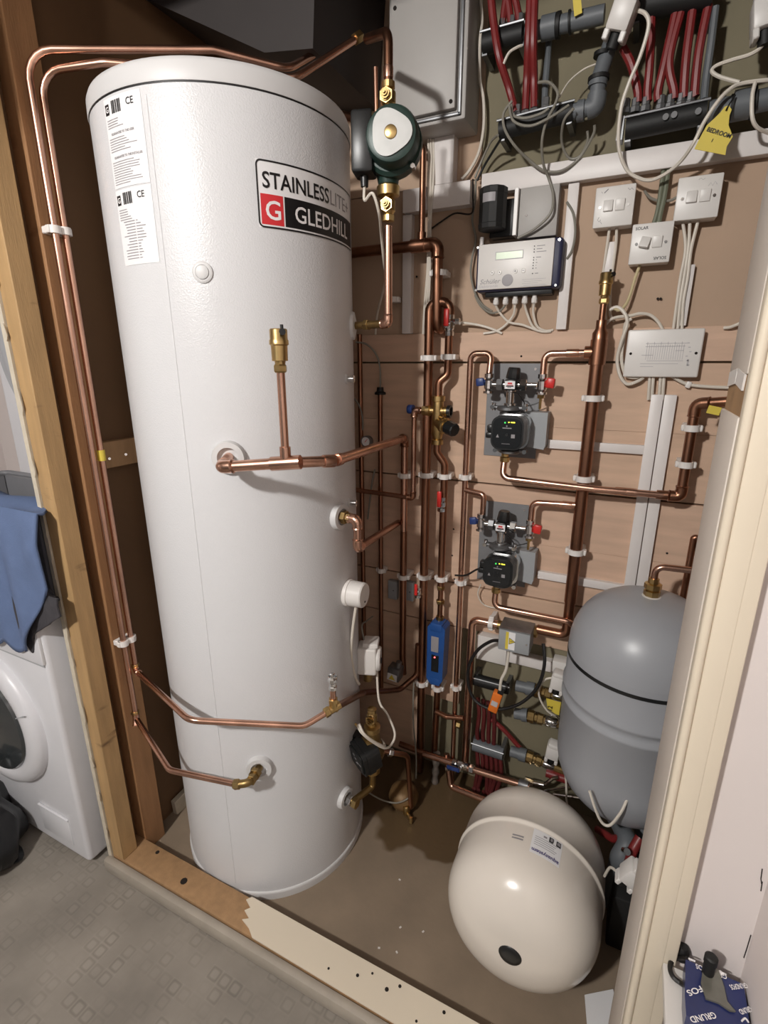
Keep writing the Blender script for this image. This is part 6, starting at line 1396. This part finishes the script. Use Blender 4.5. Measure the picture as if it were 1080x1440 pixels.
cable('pale_tube', [Xp(75, 828, -1.27)+Vector((.005, -.03, 0)), Xp(74, 838, -1.27)+Vector((.004, -.03, 0)), Xp(77, 848, -1.27)+Vector((.003, -.03, 0))], .003, CABW, 'bit of white wire curling at the torn plasterboard edge by the shelf')

# ================================================================= FRONT RIGHT: ledge and packaging
zs = Yp(928, 1330, .69).z
xs0 = .140
lg = thing('ledge_board', 'thin white ledge board in front of the door frame, bottom right', 'shelf', (.19, .60, zs-.016))
P_(lg, 'board', WPL, lambda m: m.bb((xs0, .44, zs-.014), (.2395, .6675, zs), .0015))
P_(lg, 'leg', WPL, lambda m: m.bb((.215, .46, 0), (.2395, .66, zs-.014), .002))
pk_ = thing('pump_packaging', 'crumpled navy printed packaging with clear window on the white ledge', 'packaging', (.205, .60, zs))
NAVYP = M('navy_card', (34, 44, 92), .30, 0, var=.12, scale=20, coat=.3)
poly = [(964, 1345), (975, 1332), (1000, 1338), (1030, 1352), (1046, 1372), (1051, 1395), (1055, 1424), (1055, 1450), (1000, 1450), (985, 1436), (965, 1428), (963, 1400)]
zp_ = zs+.028
pp = [Zp(u, v, zp_) for u, v in poly]
pp = [Vector((min(p.x, .236), min(p.y, .664), p.z)) for p in pp]
P_(pk_, 'card_sleeve', NAVYP, lambda m: m.prism(pp, (0, 0, -.026)))
def pp_(u, v, dz=.0008): q = Zp(u, v, zp_+dz); return Vector((min(q.x, .2385), min(q.y, .666), q.z))
P_(pk_, 'clear_window', M('olive_plastic_window', (100, 98, 90), .22, 0, var=.2, scale=25, coat=.5), lambda m: m.prism([pp_(u, v) for u, v in ((988, 1362), (1000, 1354), (1010, 1366), (1018, 1390), (1022, 1410), (1034, 1424), (1026, 1423), (1010, 1412), (992, 1406), (985, 1385))], (0, 0, .003)))
dxu = (pp_(1000, 1345)-pp_(980, 1352)); dxu.normalize()
def brand(m, body, u, v, u2, v2, hgt):
    a_ = pp_(u, v, .0012); b_ = pp_(u2, v2, .0012); ux = (b_-a_); L = ux.length; ux.normalize(); uy = Vector((-ux.y, ux.x, 0))
    m.text(body, hgt, flat(a_, ux, uy), .02, fitw=L)
P_(pk_, 'lettering', INKW, lambda m: brand(m, 'GRUNDFOS', 1018, 1346, 978, 1355, .0095), 'white upside-down lettering')
P_(pk_, 'lettering', INKW, lambda m: brand(m, 'GRUNDFOS', 1052, 1376, 1025, 1385, .0085), 'white upside-down lettering')
P_(pk_, 'lettering', INKW, lambda m: brand(m, 'FOS', 985, 1386, 965, 1393, .0095), 'white upside-down lettering')
P_(pk_, 'lettering', INKW, lambda m: brand(m, 'GRUND', 1004, 1423, 969, 1430, .0095), 'white upside-down lettering')
P_(pk_, 'lettering', INKW, lambda m: brand(m, 'GRUND', 1054, 1415, 1038, 1420, .0080), 'white upside-down lettering')
def arc(m, pts): m.tube([pp_(u, v, .0012) for u, v in pts], .0012, 5, 0, True)
P_(pk_, 'emblem', INKW, lambda m: (arc(m, [(1001, 1354), (1010, 1364), (1021, 1368), (1017, 1360)]), m.sphere(pp_(1012, 1357, .001), .003, (1, 1, .3), 8)), 'white hook emblem')
P_(pk_, 'emblem', INKW, lambda m: (arc(m, [(967, 1335), (974, 1339), (976, 1334)]), arc(m, [(1043, 1436), (1048, 1432), (1053, 1438)])), 'white hook emblem')
cable('black_ring_cable', [Zp(u, v, zs+.006+dz) for u, v, dz in ((966, 1348, .02), (955, 1347, .006), (945, 1351, .0), (942, 1362, 0), (947, 1374, 0), (958, 1383, .0), (966, 1388, .01))], .0034, CABB, 'black cable loop sticking out left of the navy packaging')
bpl = MB(); bpl.lathe(Zp(960, 1334, zs+.02)-Z*.018, Z, [(0, .009), (.018, .010), (.024, .007), (.024, 0)], 12)
tag(bpl.build('black_plug', BLKM), 'small black plug lying at the corner of the navy packaging', 'plug')
bkb = MB(); q = Yp(1001, 1345, .656); hq = q.z-zp_; bkb.lathe(Vector((q.x, .656, zp_)), Z, [(0, .0075), (hq-.012, .0075), (hq-.012, .0085), (hq-.002, .0085), (hq, .006), (hq, 0)], 14)
tag(bkb.build('black_bottle_cap', BLKM), 'black round cap standing behind the navy packaging', 'cap')
# things on the cupboard floor at the right
av3 = actuator('white valve actuator near the floor beside the door frame', Yp(890, 1228, 1.02), Matrix.Rotation(.5, 3, 'Y'), 1.0)
r1 = Yp(872, 1170, 1.20)
fl = thing('floor_manifold', 'grey and red plastic pipes tangled under the grey vessel', 'pipe', Vector((r1.x, 1.3, 0)))
P_(fl, 'grey_pipe', GPIPE, lambda m: m.tube([Yp(858, 1138, 1.30), Yp(872, 1160, 1.24), Yp(884, 1185, 1.18), Yp(872, 1205, 1.16), Vector((Yp(868, 1210, 1.2).x, 1.22, .01))], .024, 14, .02))
P_(fl, 'grey_pipe', GPIPE, lambda m: m.tube([Yp(890, 1150, 1.34), Yp(905, 1175, 1.28), Vector((Yp(910, 1190, 1.28).x, 1.27, .01))], .018, 12, .02))
P_(fl, 'red_pipe', REDP, lambda m: m.tube([Yp(840, 1166, 1.24), Yp(862, 1180, 1.20), Yp(872, 1178, 1.19)], .010, 10, .02))
P_(fl, 'red_pipe', REDP, lambda m: m.tube([Yp(884, 1215, 1.14), Yp(890, 1195, 1.14), Yp(900, 1178, 1.16)], .012, 10, .02))
P_(fl, 'chrome_stub', CHROME, lambda m: m.cyl(Yp(878, 1196, 1.13), Yp(882, 1198, 1.11), .008, None, 12))
cable('floor_cable', [Yp(878, 1230, 1.02), Yp(868, 1226, 1.03), Yp(858, 1220, 1.05), Yp(850, 1232, 1.06)], .0032, CABW, 'white cable joining the floor-level actuator to the dark gap')
ppr = MB(); ppr.prism([Zp(u, v, .004) for u, v in ((822, 1400), (862, 1392), (872, 1440), (850, 1470), (826, 1450))], (0, 0, .003))
tag(ppr.build('paper_sheet', PAPER), 'sheet of pale paper on the floor right of the white vessel', 'paper')
def chips(m):
    for u, v in ((563, 1304), (595, 1310), (533, 1333), (558, 1339), (562, 1237)): 
        p = Zp(u, v, .0005); m.box(p, (.006, .004, .0015), Matrix.Rotation(rnd.random()*3, 3, 'Z'))
P_(floor, 'plaster_crumbs', WPL, chips)

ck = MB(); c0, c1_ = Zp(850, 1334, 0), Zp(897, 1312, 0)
ck.bb((max(c0.x, .098), c0.y+.01, 0), (c1_.x+.06, c0.y+.20, .17), .006)  # plain black block on the floor, right of the white vessel
tag(ck.build('black_block', BLKM), 'black block on the cupboard floor between the white vessel and the door frame', 'box')
# unseen block added above the laundry corner to shade the upper left studs
sbox('added_shade_block', (-2.6, .02, 2.06), (-1.06, .18, 2.40), WALLP)
